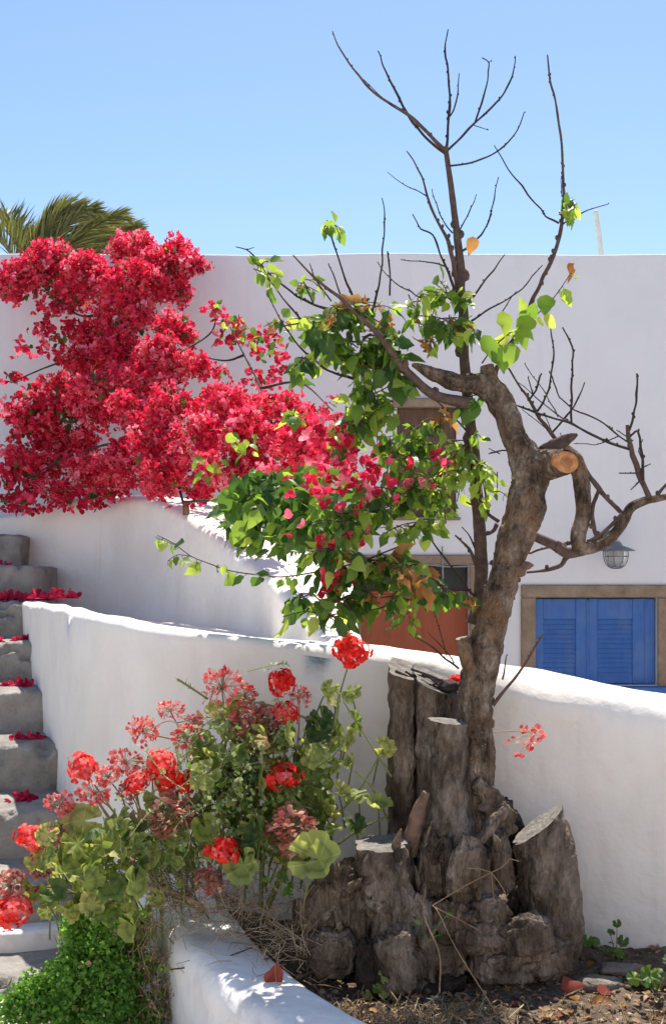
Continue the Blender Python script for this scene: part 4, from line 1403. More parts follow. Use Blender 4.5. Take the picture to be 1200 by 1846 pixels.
CL = [  # px py rx ry d twigs leaves size palette anchor
    (650, 575, 85, 40, 3.84, 13, 6, .062, GDRY, None), (560, 600, 60, 35, 3.8, 5, 5, .058, MIX, (600, 590)), (655, 650, 62, 65, 3.86, 12, 6, .066, GREEN, None),
    (600, 640, 50, 50, 3.82, 6, 5, .062, MIX, None), (700, 620, 45, 50, 3.88, 8, 6, .06, GREEN, None), (680, 740, 70, 70, 3.88, 14, 6, .064, MIX, None),
    (640, 790, 60, 60, 3.9, 9, 6, .062, GREEN, None), (720, 690, 45, 60, 3.9, 7, 6, .06, GREEN, None), (800, 535, 48, 40, 3.98, 9, 5, .052, MIX, (822, 540)),
    (785, 595, 55, 38, 3.96, 8, 5, .058, GDRY, (820, 580)), (745, 560, 40, 34, 3.92, 5, 5, .05, LIME, None), (860, 600, 30, 40, 3.98, 3, 4, .05, MIX, (840, 590)),
    (800, 850, 55, 85, 4.0, 14, 6, .044, LIME, (850, 800)), (770, 900, 60, 60, 4.0, 9, 6, .048, MIX, None), (865, 850, 32, 90, 4.0, 9, 5, .044, LIME, (858, 830)),
    (850, 735, 34, 20, 3.96, 3, 3, .056, GREEN, (850, 725)), (755, 800, 50, 70, 3.96, 10, 6, .05, MIX, None), (790, 880, 40, 50, 3.96, 6, 6, .046, LIME, None), (735, 890, 40, 40, 3.94, 6, 6, .052, GREEN, None), (720, 830, 60, 60, 3.94, 10, 6, .056, GREEN, None), (690, 930, 70, 60, 3.9, 13, 6, .06, GREEN, None),
    (740, 960, 60, 40, 3.92, 8, 6, .054, MIX, None), (620, 950, 70, 50, 3.84, 9, 6, .062, GREEN, None), (600, 1010, 60, 40, 3.84, 8, 6, .062, GREEN, None), (690, 1030, 75, 40, 3.86, 12, 6, .06, GDRY, None),
    (735, 1035, 35, 26, 3.84, 5, 5, .06, DRY, None), (650, 1050, 60, 36, 3.84, 8, 6, .062, GDRY, None), (615, 1095, 60, 32, 3.82, 8, 6, .062, GREEN, None), (700, 1085, 60, 26, 3.84, 6, 5, .056, GREEN, None),
    (780, 1070, 50, 26, 3.86, 6, 5, .058, GREEN, (800, 1060)), (735, 1115, 20, 20, 3.84, 2, 4, .05, MIX, None), (600, 1120, 30, 30, 3.82, 4, 4, .07, GREEN, None),
    (840, 1085, 14, 14, 3.9, 2, 3, .055, DRY, None), (545, 1085, 40, 24, 3.8, 4, 4, .064, GREEN, None), (800, 760, 20, 22, 3.95, 2, 3, .06, DRY, None),
    (480, 500, 20, 40, 3.72, 5, 4, .045, LIME, (472, 485)), (560, 520, 26, 18, 3.76, 3, 3, .05, LIME, (550, 512)), (500, 590, 26, 16, 3.72, 3, 3, .055, DRY, None),
    (615, 418, 24, 16, 3.79, 4, 4, .045, MIX, (592, 405)), (1035, 378, 28, 26, 3.94, 6, 4, .046, MIX, (1012, 380)), (1040, 368, 24, 14, 3.93, 3, 3, .045, LIME, (1012, 372)),
    (905, 890, 14, 22, 4.0, 2, 3, .036, LIME, (890, 870)), (540, 660, 30, 40, 3.8, 4, 5, .058, MIX, None), (530, 760, 26, 40, 3.84, 3, 4, .05, LIME, None), (700, 590, 18, 14, 3.86, 2, 3, .055, DRY, None),
    (605, 575, 16, 10, 3.74, 2, 3, .05, DRY, None), (715, 1025, 40, 22, 3.74, 6, 4, .06, DRY, None), (745, 1055, 20, 20, 3.74, 3, 4, .06, DRY, None), (660, 1075, 26, 10, 3.76, 2, 3, .055, DRY, None), (842, 1085, 16, 12, 3.84, 2, 4, .055, DRY, None), (795, 762, 16, 20, 3.86, 2, 4, .06, DRY, None), (770, 625, 24, 18, 3.86, 3, 3, .06, DRY, None), (545, 520, 12, 8, 3.7, 1, 3, .045, DRY, None),
]
for (px, py, rx, ry, d, nt, nl, sz, pal, an) in CL:
    cluster(px, py, rx, ry, d, nt, nl, sz, pal, an)
leafy([(720, 985), (640, 1015), (559, 1033), (505, 1040), (462, 1036), (415, 1029), (383, 1018), (345, 1003), (314, 980), (284, 965)], 3.86, 3.62, 24, .054, [('leaf_mid', 3), ('leaf_dark', 2), ('leaf_lime', 2)], 1.5, .9)
leafy([(345, 1003), (320, 1000), (302, 1012)], 3.64, 3.6, 5, .04, LIME, .9, .5)
leafy([(314, 982), (298, 975), (280, 968)], 3.62, 3.6, 6, .038, LIME, .8, .4)
leafy([(800, 1062), (700, 1092), (630, 1109), (587, 1111), (552, 1102), (510, 1112)], 3.9, 3.76, 14, .07, GREEN, 1.6, .9)
leafy([(868, 655), (890, 625), (925, 595), (960, 572), (990, 545), (1010, 520), (1028, 492)], 3.98, 3.84, 13, .062, [('leaf_lime', 6), ('leaf_mid', 3)], 1.4, .45)
leafy([(900, 640), (930, 600), (955, 560)], 3.96, 3.86, 6, .07, [('leaf_lime', 5), ('leaf_mid', 4)], 1.2, .4)
for (px, py, d, s, m, v) in ((953, 582, 3.84, .085, 'leaf_lime', 3), (922, 632, 3.86, .085, 'leaf_mid', 1), (893, 640, 3.88, .09, 'leaf_mid', 0), (870, 618, 3.88, .10, 'leaf_mid', 2), (935, 600, 3.86, .085, 'leaf_mid', 2),
                             (905, 575, 3.88, .085, 'leaf_lime', 0), (985, 545, 3.85, .075, 'leaf_mid', 3), (1024, 488, 3.85, .06, 'leaf_brown', 4), (852, 440, 3.98, .06, 'leaf_brown', 1), (720, 690, 3.84, .11, 'leaf_dark', 3),
                             (855, 735, 3.93, .09, 'leaf_mid', 1), (565, 605, 3.74, .1, 'leaf_dark', 0), (585, 615, 3.74, .1, 'leaf_dark', 2)):
    fol.add(frame(at(px, py - 14, d), Vector((random.uniform(-.4, .4), -.2, -1)), Vector((random.uniform(-.3, .3), -1, .5)), s), m, v)
o = twigs.build('leaf_twigs', [M['twig']], tree)
o['kind'] = 'stuff'
fol.build(tree, 300, 'leaf', 'leaves')

# ------------------------------------------------------------------ bougainvillea
bl = at(300, 900, 7.3)
boug = root('bougainvillea', (at(230, 880, 8.1).x, 8.1, 1.7), 'crimson bougainvillea in full bloom spilling over the white wall', 'bougainvillea')


def bract_cluster(n, seed, R=1.0, dark=0.2, size=(.36, .54)):
    """a spray of three-bract flowers on one stalk, radius about 1"""
    rr = random.Random(seed)
    v_, f_ = [(0.0, 0.0, 0.0)], []
    for k in range(n):
        dirv = Vector((rr.gauss(0, 1), rr.gauss(0, 1), rr.gauss(.25, 1))).normalized()
        c = dirv * R * (rr.uniform(.35, .95) if n > 1 else .05)
        ax = (dirv + Vector((rr.gauss(0, .35), rr.gauss(0, .35), rr.gauss(0, .35)))).normalized()
        u = ax.orthogonal().normalized()
        w = ax.cross(u)
        a0 = rr.uniform(0, 6.28)
        s = R * rr.uniform(*size)
        mi = 1 if rr.random() < dark else 0
        ci = len(v_)
        v_.append(tuple(c))
        if n > 1:                                   # its stalk from the middle of the spray
            v_.append(tuple(c + u * .03 * R))
            f_.append(((0, ci, ci + 1), 2))
        for b in range(3):
            a = a0 + b * 2.094
            e = (u * math.cos(a) + w * math.sin(a))
            sd = ax.cross(e)
            op = rr.uniform(.55, 1.0)
            def P(r, s_, h):
                return c + (e * r * op + sd * s_ + ax * h) * s
            q = len(v_)
            v_ += [tuple(p) for p in (P(.38, -.40, .30), P(.55, 0, .20), P(.38, .40, .30), P(.80, -.30, .50), P(.80, .30, .50), P(1.08, 0, .60 + rr.uniform(-.2, .2)))]
            for t in ((ci, q + 1, q), (ci, q + 2, q + 1), (q, q + 1, q + 3), (q + 1, q + 2, q + 4), (q + 1, q + 4, q + 5), (q + 1, q + 5, q + 3)):
                f_.append((t, mi))
        if rr.random() < .3:                        # small pale flower tube in the middle
            q = len(v_)
            tip = c + ax * s * .7
            sz = s * .09
            v_ += [tuple(tip + u * sz), tuple(tip - u * sz + w * sz), tuple(tip - u * sz - w * sz)]
            f_ += [((q, q + 1, q + 2), 2), ((q, ci, q + 1), 2), ((q + 1, ci, q + 2), 2)]
    return np.array(v_), np.array([q[0] for q in f_]), np.array([q[1] for q in f_])


BC = [bract_cluster(20, 100 + i, dark=.34, size=(.27, .42)) for i in range(6)] + [bract_cluster(1, 200 + i, dark=.4, size=(.95, 1.1)) for i in range(4)]
BCM = []
for v, f, mi in BC:
    g = Geo()
    for k in range(3):
        if (mi == k).any():
            g.f.append((f[mi == k], k, True))
    g.v.append(v)
    g.n = len(v)
    BCM.append(g.mesh('flower_cluster', [M['bract'], M['bract_dark'], M['stamen']]))

BL = [  # px, py, rx, ry, distance, density, sparse?
    (55, 500, 60, 38, 8.15, 1.0, 0), (115, 470, 62, 30, 8.2, 1.0, 0), (165, 515, 62, 40, 8.05, 1.0, 0), (235, 505, 48, 50, 7.95, 1.0, 0), (300, 475, 48, 36, 8.15, 1.0, 0), (345, 482, 30, 24, 8.2, 1, 0), (250, 450, 40, 28, 8.3, 1, 0),
    (318, 440, 20, 16, 8.3, .8, 0), (150, 655, 50, 24, 8.0, .7, 0), (175, 600, 40, 26, 8.05, .7, 0), (200, 650, 46, 26, 7.9, .8, 0), (95, 560, 40, 14, 8.1, .8, 1), (395, 715, 40, 16, 6.9, .8, 0), (20, 515, 32, 26, 8.1, .9, 0), (120, 540, 40, 20, 8.15, .7, 0), (225, 575, 55, 36, 7.95, 1.0, 0), (318, 528, 30, 24, 8.2, .9, 0), (280, 530, 30, 30, 8.1, .9, 0),
    (322, 590, 40, 28, 7.7, 1.0, 0), (240, 632, 60, 34, 7.85, .9, 0), (300, 645, 50, 32, 7.5, 1.0, 0), (185, 690, 60, 30, 7.6, 1.0, 0), (275, 690, 60, 30, 7.5, .9, 0), (345, 660, 40, 20, 7.5, .9, 0), (130, 745, 60, 32, 8.1, .9, 0), (200, 740, 40, 26, 7.7, .9, 0),
    (250, 750, 52, 32, 7.3, 1.0, 0), (330, 735, 60, 28, 7.0, 1.0, 0), (275, 805, 58, 36, 6.95, 1.1, 0), (420, 740, 60, 32, 6.7, 1.0, 0), (365, 790, 62, 38, 6.6, 1.1, 0), (300, 860, 62, 30, 6.8, 1.0, 0), (220, 840, 46, 34, 7.2, .9, 0),
    (470, 790, 62, 40, 6.3, 1.1, 0), (430, 845, 62, 28, 6.3, 1.0, 0), (545, 800, 52, 34, 5.6, 1.0, 0), (595, 820, 32, 26, 5.3, .9, 0), (500, 735, 40, 22, 6.5, .9, 0), (560, 760, 40, 24, 5.9, .8, 0), (510, 850, 36, 22, 5.6, .9, 0), (355, 880, 36, 22, 6.6, .8, 0), (120, 795, 62, 36, 8.15, .9, 0),
    (170, 855, 50, 30, 7.7, .8, 0), (90, 845, 44, 28, 7.95, .8, 0), (60, 755, 42, 28, 8.1, .7, 0), (35, 835, 36, 26, 8.0, .7, 0), (110, 880, 44, 20, 7.75, .7, 0), (75, 780, 40, 26, 8.1, .7, 0), (205, 885, 40, 20, 7.35, .8, 0), (105, 690, 34, 22, 8.1, .6, 0), (20, 885, 40, 26, 7.85, .8, 1), (150, 905, 50, 16, 7.5, .9, 1), (60, 905, 50, 20, 7.7, .7, 1), (60, 800, 60, 40, 8.1, .7, 1), (120, 610, 58, 40, 8.05, .8, 1), (75, 585, 30, 20, 8.05, .5, 1), (40, 630, 22, 22, 8.05, .5, 1), (18, 682, 28, 14, 8.0, .7, 1), (50, 735, 50, 34, 8.0, .8, 1), (90, 710, 50, 30, 8.0, .6, 1),
    (50, 860, 70, 34, 7.9, .7, 1), (25, 905, 36, 22, 7.8, .5, 1), (165, 893, 45, 20, 7.45, .8, 1), (385, 560, 20, 16, 7.9, 1.2, 1), (415, 600, 36, 30, 7.8, .8, 1), (470, 615, 36, 26, 7.6, .8, 1), (465, 680, 40, 20, 7.3, .7, 1),
    (500, 650, 22, 22, 7.4, .6, 1), (390, 672, 30, 14, 7.4, .8, 1), (600, 730, 26, 24, 5.4, .5, 1), (625, 800, 24, 40, 5.0, .6, 1), (650, 850, 40, 40, 4.6, .35, 1),
]
items = []
leafb = Foliage()
for (px, py, rx, ry, d, dens, sp) in BL:
    n = int(rx * ry * math.pi / 420.0 * 3.0 * dens * (d / 7.5) ** 2 * (1.0 if not sp else 1.9))
    ez = max(rp((rx + ry) / 2, d) * (.85 if not sp else .5), .05)
    subs = [(rv().normalized() * random.uniform(.35, .72), random.uniform(.42, .58)) for _ in range(9)] if not sp else None
    for k in range(n):
        lump = 1.0
        if subs:                                     # the mass is made of smaller sprays with hollows between
            sc_, sr_ = random.choice(subs)
            v = sc_ + (rv() + sc_ * .8 + Vector((0, -.25, .2))).normalized() * sr_ * random.uniform(.8, 1.05)
        else:
            v = rv().normalized() * (random.uniform(.72, 1.06) if random.random() < .8 else random.uniform(.2, .7))
        c = at(px + rx * v.x * lump, py - ry * v.z * lump, d)
        c.y += ez * v.y
        if c.y > 8.5 and c.z < ZTOP:
            c.y = 8.5
        s = random.uniform(.05, .085) if not sp else random.uniform(.028, .042)
        var = random.randrange(6) if not sp else 6 + random.randrange(4)
        rot = Matrix.Rotation(random.uniform(0, 6.28), 4, 'Z') @ Matrix.Rotation(random.uniform(-.8, .8), 4, 'X')
        items.append((Matrix.Translation(c) @ rot @ Matrix.Scale(s, 4), var))
    for k in range(int(n * (.8 if not sp else .25))):
        v = rv().normalized() * (random.uniform(.2, .78) if random.random() < .85 else random.uniform(.8, 1.05))
        c = at(px + rx * v.x, py - ry * v.z, d)
        c.y = min(8.52, c.y + ez * v.y * .8)
        leafb.add(frame(c, rv() + Vector((0, -.3, -.3)), leaf_hint(), random.uniform(.035, .065)), random.choices(['leaf_dark', 'leaf_mid', 'leaf_brown'], [8, 1.5, .4])[0], random.choice(NLV))
# stray bracts among the green leaves
for (cx, cy, rx, ry, n, d0, d1) in ((595, 800, 50, 40, 34, 4.0, 3.76), (630, 850, 40, 40, 18, 3.95, 3.74), (560, 870, 50, 40, 14, 4.2, 4.0), (620, 820, 80, 80, 44, 5.0, 3.9), (600, 930, 100, 60, 24, 3.95, 3.76), (610, 1010, 34, 46, 13, 3.9, 3.78), (690, 870, 70, 60, 26, 4.1, 3.8), (790, 850, 40, 40, 7, 3.95, 3.85), (590, 1050, 20, 20, 10, 3.8, 3.76), (480, 910, 60, 40, 10, 4.6, 4.4)):
    for k in range(n):
        a, r = random.uniform(0, 6.28), math.sqrt(random.random())
        c = at(cx + rx * r * math.cos(a), cy + ry * r * math.sin(a), random.uniform(min(d0, d1), max(d0, d1)))
        items.append((Matrix.Translation(c) @ Matrix.Rotation(random.uniform(0, 6.28), 4, 'Z') @ Matrix.Rotation(random.uniform(0, 2), 4, 'X') @ Matrix.Scale(random.uniform(.020, .032), 4), 6 + random.randrange(4)))
items.sort(key=lambda q: q[0].translation.y / q[0].to_scale().x)
for Mx, var in items[:300]:
    put('flower_cluster' if var < 6 else 'flower', BCM[var], boug, Mx)
g = Geo()
for Mx, var in items[300:]:
    A = np.array(Mx)
    v, f, mi = BC[var]
    base = g.n
    for k in range(3):
        if (mi == k).any():
            g.f.append((f[mi == k] + base, k, False))
    g.v.append(v @ A[:3, :3].T + A[:3, 3])
    g.n += len(v)
o = g.build('flowers', [M['bract'], M['bract_dark'], M['stamen']], boug)
o['kind'] = 'stuff'


def bcl(px, py, rx, ry, d, n, size, dd=.15, pal=GREEN):
    for k in range(n):
        a, r = random.uniform(0, 6.28), math.sqrt(random.random())
        c = at(px + rx * r * math.cos(a), py + ry * r * math.sin(a), d + random.uniform(-dd, dd))
        dirv = Vector((random.gauss(0, .8), random.gauss(-.2, .5), -.7 + random.gauss(0, .6)))
        m_ = random.choices([q[0] for q in pal], [q[1] for q in pal])[0]
        leafb.add(frame(c, dirv, leaf_hint(), size * random.uniform(.55, 1.22)), m_, random.choice(NLV))
DK = [('leaf_dark', 9), ('leaf_mid', 2), ('leaf_lime', .5)]
bcl(475, 890, 80, 42, 4.5, 190, .074, .2, DK)
bcl(530, 930, 95, 50, 4.3, 210, .074, .2, DK)
bcl(430, 930, 40, 35, 4.5, 34, .07, .15, DK)
bcl(470, 965, 55, 25, 4.4, 30, .07, .12, DK)
bcl(600, 880, 60, 50, 4.5, 60, .07, .2, MIX)
bcl(540, 860, 60, 26, 4.7, 30, .07, .15, MIX)
bcl(430, 810, 50, 30, 5.8, 14, .06, .2, MIX)
bcl(480, 610, 50, 30, 7.4, 26, .06, .2, DK)
bcl(420, 590, 26, 26, 7.6, 18, .05, .1, DK)
bcl(380, 840, 30, 26, 6.2, 12, .06, .1, LIME)
leafb.build(boug, 300, 'leaf', 'leaves')
g = Geo()
bw = [[(330, 905), (300, 800), (250, 700), (230, 600), (200, 500)], [(250, 700), (320, 640), (380, 600), (390, 560)], [(300, 800), (400, 780), (500, 800), (580, 880), (640, 960)], [(230, 640), (160, 640), (90, 660), (20, 690)],
      [(200, 560), (150, 570), (110, 545), (60, 500)], [(300, 800), (200, 800), (110, 830), (40, 870)], [(500, 800), (470, 700), (440, 640), (415, 590)], [(330, 905), (450, 900), (560, 930), (640, 1010), (660, 1040)], [(470, 700), (540, 690), (600, 740)],
      [(500, 800), (470, 780), (430, 760)], [(440, 640), (410, 650), (370, 645)], [(240, 520), (300, 470), (335, 440)]]
bd = [[6.8, 7.0, 7.5, 7.9, 8.2], [7.5, 7.5, 7.8, 8.0], [7.0, 6.5, 6.2, 5.2, 4.6], [7.8, 7.9, 7.95, 7.9], [8.0, 8.1, 8.1, 8.1], [7.1, 7.5, 7.7, 7.75], [6.2, 7.0, 7.4, 7.7], [6.6, 5.0, 4.4, 4.1, 4.0], [7.0, 6.6, 5.8], [6.2, 6.3, 6.5], [7.4, 7.5, 7.6], [8.1, 8.15, 8.2]]
for pts, ds in zip(bw, bd):
    gg = Geo()
    n = len(pts) - 1
    tube(gg, chain([(p[0], p[1], 2.7 - 1.7 * i / n, ds[i]) for i, p in enumerate(pts)], 7), 6, .05, .15, 20)
    gg.build('branch', M['darktwig'], boug)
gg = Geo()
a, b = at(335, 905, 6.9), at(340, 980, 7.2)
tube(gg, [(a.x, a.y, a.z, .02), (b.x, 7.4, 1.2, .03), (b.x + .05, 7.6, 0, .04), (b.x + .05, 7.7, -.62, .05)], 10, .05, .12, 20)
gg.build('trunk', M['bark'], boug)

# ------------------------------------------------------------------ palm behind the house
random.seed(17)
pb = at(70, 520, 14.6)
palm = root('palm_tree', (pb.x, 14.6, -0.6), 'windblown palm showing olive fronds above the house roof', 'palm tree')
g = Geo()
tube(g, [(pb.x, 14.6, -.6, .22), (pb.x, 14.6, 2.0, .19), (pb.x + .05, 14.6, pb.z, .18)], 14, .12, .15, 8)
g.build('trunk', M['bark'], palm)
FR = [[(70, 520), (62, 455), (85, 395), (122, 368), (128, 372)], [(70, 520), (95, 450), (130, 400), (165, 378), (180, 382)], [(72, 520), (110, 460), (160, 415), (210, 390), (230, 394)],
      [(74, 520), (120, 470), (180, 430), (230, 412), (253, 414)], [(76, 520), (130, 490), (190, 455), (235, 440), (250, 445)], [(66, 520), (40, 450), (20, 405), (5, 388), (-10, 395)], [(64, 520), (25, 460), (-15, 420), (-50, 415), (-70, 430)],
      [(66, 520), (50, 470), (30, 430), (14, 405)], [(70, 520), (80, 440), (105, 390), (140, 374), (158, 384)], [(74, 520), (105, 470), (150, 436), (195, 415), (215, 425)]]
for i, pts in enumerate(FR):
    g = Geo()
    n = len(pts) - 1
    c = chain([(p[0], p[1], 3.0 - 2.2 * k / n) for k, p in enumerate(pts)], 14.6, 14.6 + random.uniform(-1, 1))
    tube(g, c, 5, .08)
    P = catmull(c, .013)
    for k in range(int(len(P) * .12), len(P) - 1):
        p = Vector(P[k][:3])
        T = (Vector(P[min(k + 1, len(P) - 1)][:3]) - p).normalized()
        t = k / len(P)
        for s in (-1, 1):
            sidev = Vector((0, 1, 0)).cross(T) * s
            dirv = (T * 1.1 + sidev * .42 + Vector((.45, random.gauss(0, .3) + s * .3, -.05)) + rv(.07)).normalized()
            Ln = (.42 * math.sin(math.pi * min(1, .18 + t * .8)) + .08) * random.uniform(.8, 1.1)
            w = dirv.cross(Vector((random.gauss(0, .4), 1, random.gauss(0, .4)))).normalized() * .010
            mid = p + dirv * Ln * .5
            tip = p + dirv * Ln + Vector((.03, 0, -.05)) * Ln
            g.add([tuple(p - w * .5), tuple(p + w * .5), tuple(mid + w), tuple(mid - w), tuple(tip)], [(0, 1, 2, 3), (3, 2, 4)], 0, True)
    g.build('frond', M['palm'], palm)

# ------------------------------------------------------------------ geraniums
RL = [round_leaf(1, 5, .12, .25, .5, 1), round_leaf(1, 7, .14, .3, .7, 2), round_leaf(1, 5, .1, -.35, .4, 3), round_leaf(1, 6, .14, .9, .5, 5), round_leaf(1, 7, .1, -.8, .6, 7), round_leaf(1, 5, .1, 1.3, .5, 9)]


def petal(g, c, e, up, s, mat, w=.55):
    sd = up.cross(e).normalized()
    p = [c, c + e * s * .55 - sd * s * w * .5 + up * s * .12, c + e * s * .55 + sd * s * w * .5 + up * s * .12, c + e * s - sd * s * w * .32 + up * s * .02, c + e * s + sd * s * w * .32 + up * s * .02]
    g.add([tuple(q) for q in p], [(0, 2, 1), (1, 2, 4, 3)], mat, True)


def full_head(seed, n=46, coral=.2):
    rr = random.Random(seed)
    g = Geo()
    ga = math.pi * (3 - 5 ** .5)
    for k in range(n):
        z = 1 - 1.55 * (k + .5) / n
        r = math.sqrt(max(0, 1 - z * z))
        a = k * ga + rr.uniform(-.2, .2)
        d = Vector((r * math.cos(a), r * math.sin(a), z)).normalized()
        R = rr.uniform(.50, 1.04)
        c = d * R
        c.z *= .82
        u = d.orthogonal().normalized()
        w = d.cross(u)
        a0 = rr.uniform(0, 6)
        up = (d + Vector((rr.gauss(0, .25), rr.gauss(0, .25), rr.gauss(0, .25)))).normalized()
        mt = 1 if rr.random() < coral else 0
        for b in range(5):
            aa = a0 + b * 1.2566
            e = (u * math.cos(aa) + w * math.sin(aa) + d * .15)
            e = (e - up * e.dot(up) * .7).normalized()
            petal(g, c, e, up, rr.uniform(.22, .36), mt, .8)
        if k % 3 == 0:
            tube(g, [(0, 0, -.15, .02), (*(d * R * .6), .02), (*c, .018)], 3, .5, mat=2, cap0=False, cap1=False)
    return g


def faded_head(seed, n=60, dens=1.0, droop=0.0):
    rr = random.Random(seed)
    g = Geo()
    for k in range(n):
        d = Vector((rr.gauss(0, 1), rr.gauss(0, 1), rr.gauss(.25, .8))).normalized()
        R = rr.uniform(.6, 1.0)
        c = d * R
        c.z -= droop * R * R
        tube(g, [(0, 0, -.1, .016), (c.x * .5, c.y * .5, c.z * .5 + .06, .013), (c.x, c.y, c.z, .014)], 3, .4, mat=2, cap0=False, cap1=False)
        for b in range(rr.randint(2, 4)):
            e = (d + Vector((rr.gauss(0, .6), rr.gauss(0, .6), rr.gauss(0, .6)))).normalized()
            petal(g, c, e, e.orthogonal().normalized(), rr.uniform(.20, .40), 0 if rr.random() < .7 else 1, .85)
    return g


HEADS = {'full': [full_head(i, 46, .15).mesh('flower_head', [M['ger_red'], M['ger_coral'], M['stem']]) for i in range(3)],
         'coral': [full_head(10 + i, 52, .7).mesh('flower_head', [M['ger_red'], M['ger_coral'], M['stem']]) for i in range(2)],
         'loose': [full_head(20, 26, .1).mesh('flower_head', [M['ger_red'], M['ger_coral'], M['stem']])],
         'faded': [faded_head(30 + i).mesh('flower_head', [M['ger_faded'], M['ger_coral'], M['drystem']]) for i in range(3)],
         'husk': [faded_head(40 + i, 110).mesh('flower_head', [M['ger_husk'], M['ger_faded'], M['drystem']]) for i in range(2)]}

gl = at(170, 1640, 4.2)
ger_l = root('geranium', (gl.x, 4.25, 0.3), 'sprawling red geranium leaning over the kerb beside the grey steps', 'geranium')
gr = at(480, 1640, 3.95)
ger_r = root('geranium', (gr.x, 4.0, 0.3), 'tall red geranium beside the tree stumps against the garden wall', 'geranium')
HL = [  # px py r distance kind plant, stem foot px py
    (633, 1174, 38, 3.95, 'full', 1, (590, 1340)), (507, 1232, 29, 3.95, 'full', 1, (470, 1330)), (517, 1287, 25, 3.9, 'coral', 1, (500, 1400)), (400, 1240, 36, 4.0, 'faded', 1, (420, 1340)), (540, 1256, 21, 3.98, 'faded', 1, (530, 1390)),
    (460, 1308, 40, 3.96, 'husk', 1, (470, 1400)), (512, 1400, 42, 3.8, 'loose', 1, (520, 1480)), (402, 1536, 36, 3.7, 'full', 1, (430, 1600)), (525, 1498, 42, 3.72, 'husk', 1, (520, 1580)), (376, 1588, 26, 3.72, 'husk', 1, (400, 1640)),
    (485, 1412, 18, 3.82, 'full', 1, (500, 1480)),
    (150, 1382, 33, 4.0, 'coral', 0, (210, 1470)), (292, 1374, 33, 3.9, 'coral', 0, (300, 1470)), (302, 1405, 25, 3.88, 'full', 0, (305, 1480)), (335, 1412, 25, 3.9, 'full', 0, (320, 1480)), (195, 1400, 22, 4.0, 'faded', 0, (230, 1470)), (130, 1470, 20, 3.96, 'faded', 0, (170, 1510)), (275, 1395, 20, 3.94, 'coral', 0, (280, 1470)), (440, 1255, 22, 4.0, 'faded', 1, (430, 1340)), (350, 1300, 18, 4.04, 'faded', 0, (345, 1390)), (246, 1413, 24, 3.92, 'coral', 0, (260, 1480)),
    (308, 1280, 22, 4.05, 'faded', 0, (345, 1375)), (258, 1318, 28, 4.05, 'faded', 0, (340, 1340)), (337, 1328, 23, 4.05, 'faded', 0, (345, 1400)), (226, 1375, 29, 4.02, 'faded', 0, (250, 1450)), (170, 1430, 27, 4.0, 'faded', 0, (215, 1480)),
    (108, 1450, 25, 3.96, 'faded', 0, (160, 1490)), (56, 1510, 31, 3.9, 'coral', 0, (110, 1560)), (95, 1515, 26, 3.92, 'faded', 0, (130, 1560)), (22, 1646, 38, 3.8, 'coral', 0, (110, 1620)), (72, 1612, 16, 3.9, 'full', 0, (110, 1620)),
    (20, 1596, 30, 3.88, 'husk', 0, (100, 1600)), (310, 1466, 37, 3.85, 'husk', 0, (300, 1530)), (75, 1560, 22, 3.92, 'husk', 0, (110, 1590)), (232, 1424, 18, 3.95, 'husk', 0, (250, 1480)),
]
gst = [Geo(), Geo()]
gfol = [Foliage(), Foliage()]
plants = [ger_l, ger_r]
for i, (px, py, r, d, kd, pl, foot) in enumerate(HL):
    c = at(px, py, d)
    s = rp(r, d)
    rot = Matrix.Rotation(random.uniform(0, 6.28), 4, 'Z')
    tilt = Matrix.Rotation(random.uniform(.15, .7), 4, 'X') @ Matrix.Rotation(random.uniform(-.4, .4), 4, 'Y')
    put('flower_head', random.choice(HEADS[kd]), plants[pl], Matrix.Translation(c) @ tilt @ rot @ Matrix.Diagonal((s * random.uniform(.88, 1.15), s * random.uniform(.88, 1.1), s * random.uniform(.75, .98), 1)))
    f = at(foot[0], foot[1], d + .05)
    mid = (c + f) / 2 + Vector((random.uniform(-.01, .01), .02, -.005))
    tube(gst[pl], [(f.x, f.y, f.z, .0035), (mid.x, mid.y, mid.z, .0028), (c.x, c.y, c.z - s * .15, .0024)], 5, .02, mat=0 if kd in ('full', 'coral', 'loose') else 1)


def gleaf(pl, px, py, r, d, mat='ger_leaf', foot=None, face=None):
    c = at(px, py, d)
    n = Vector(face) if face else Vector((random.gauss(-.1, .85), -.5 + random.gauss(0, .6), .8 + random.gauss(0, .6)))
    yv = Vector((random.gauss(0, .7), -.4, random.gauss(-.5, .5)))
    r = r * (random.uniform(.6, .98) if pl == 0 else .95)
    if mat == 'ger_leaf' and random.random() < .16:
        mat = 'ger_leaf_dark'
    if random.random() < .05 and r < 26:
        mat = 'ger_leaf_brown'
    gfol[pl].add(frame(c, yv, n, rp(r, d) * random.uniform(.85, 1.15)), mat, random.randrange(6))
    f = at(*(foot or (px + (30 if pl == 0 else -10) + random.uniform(-30, 30), py + random.uniform(40, 90))), d + .1)
    m_ = (c + f) / 2 + Vector((0, .02, .01))
    tube(gst[pl], [(f.x, f.y, f.z, .0032), (m_.x, m_.y, m_.z, .0026), (c.x, c.y + .004, c.z, .0022)], 4, .03, mat=0)


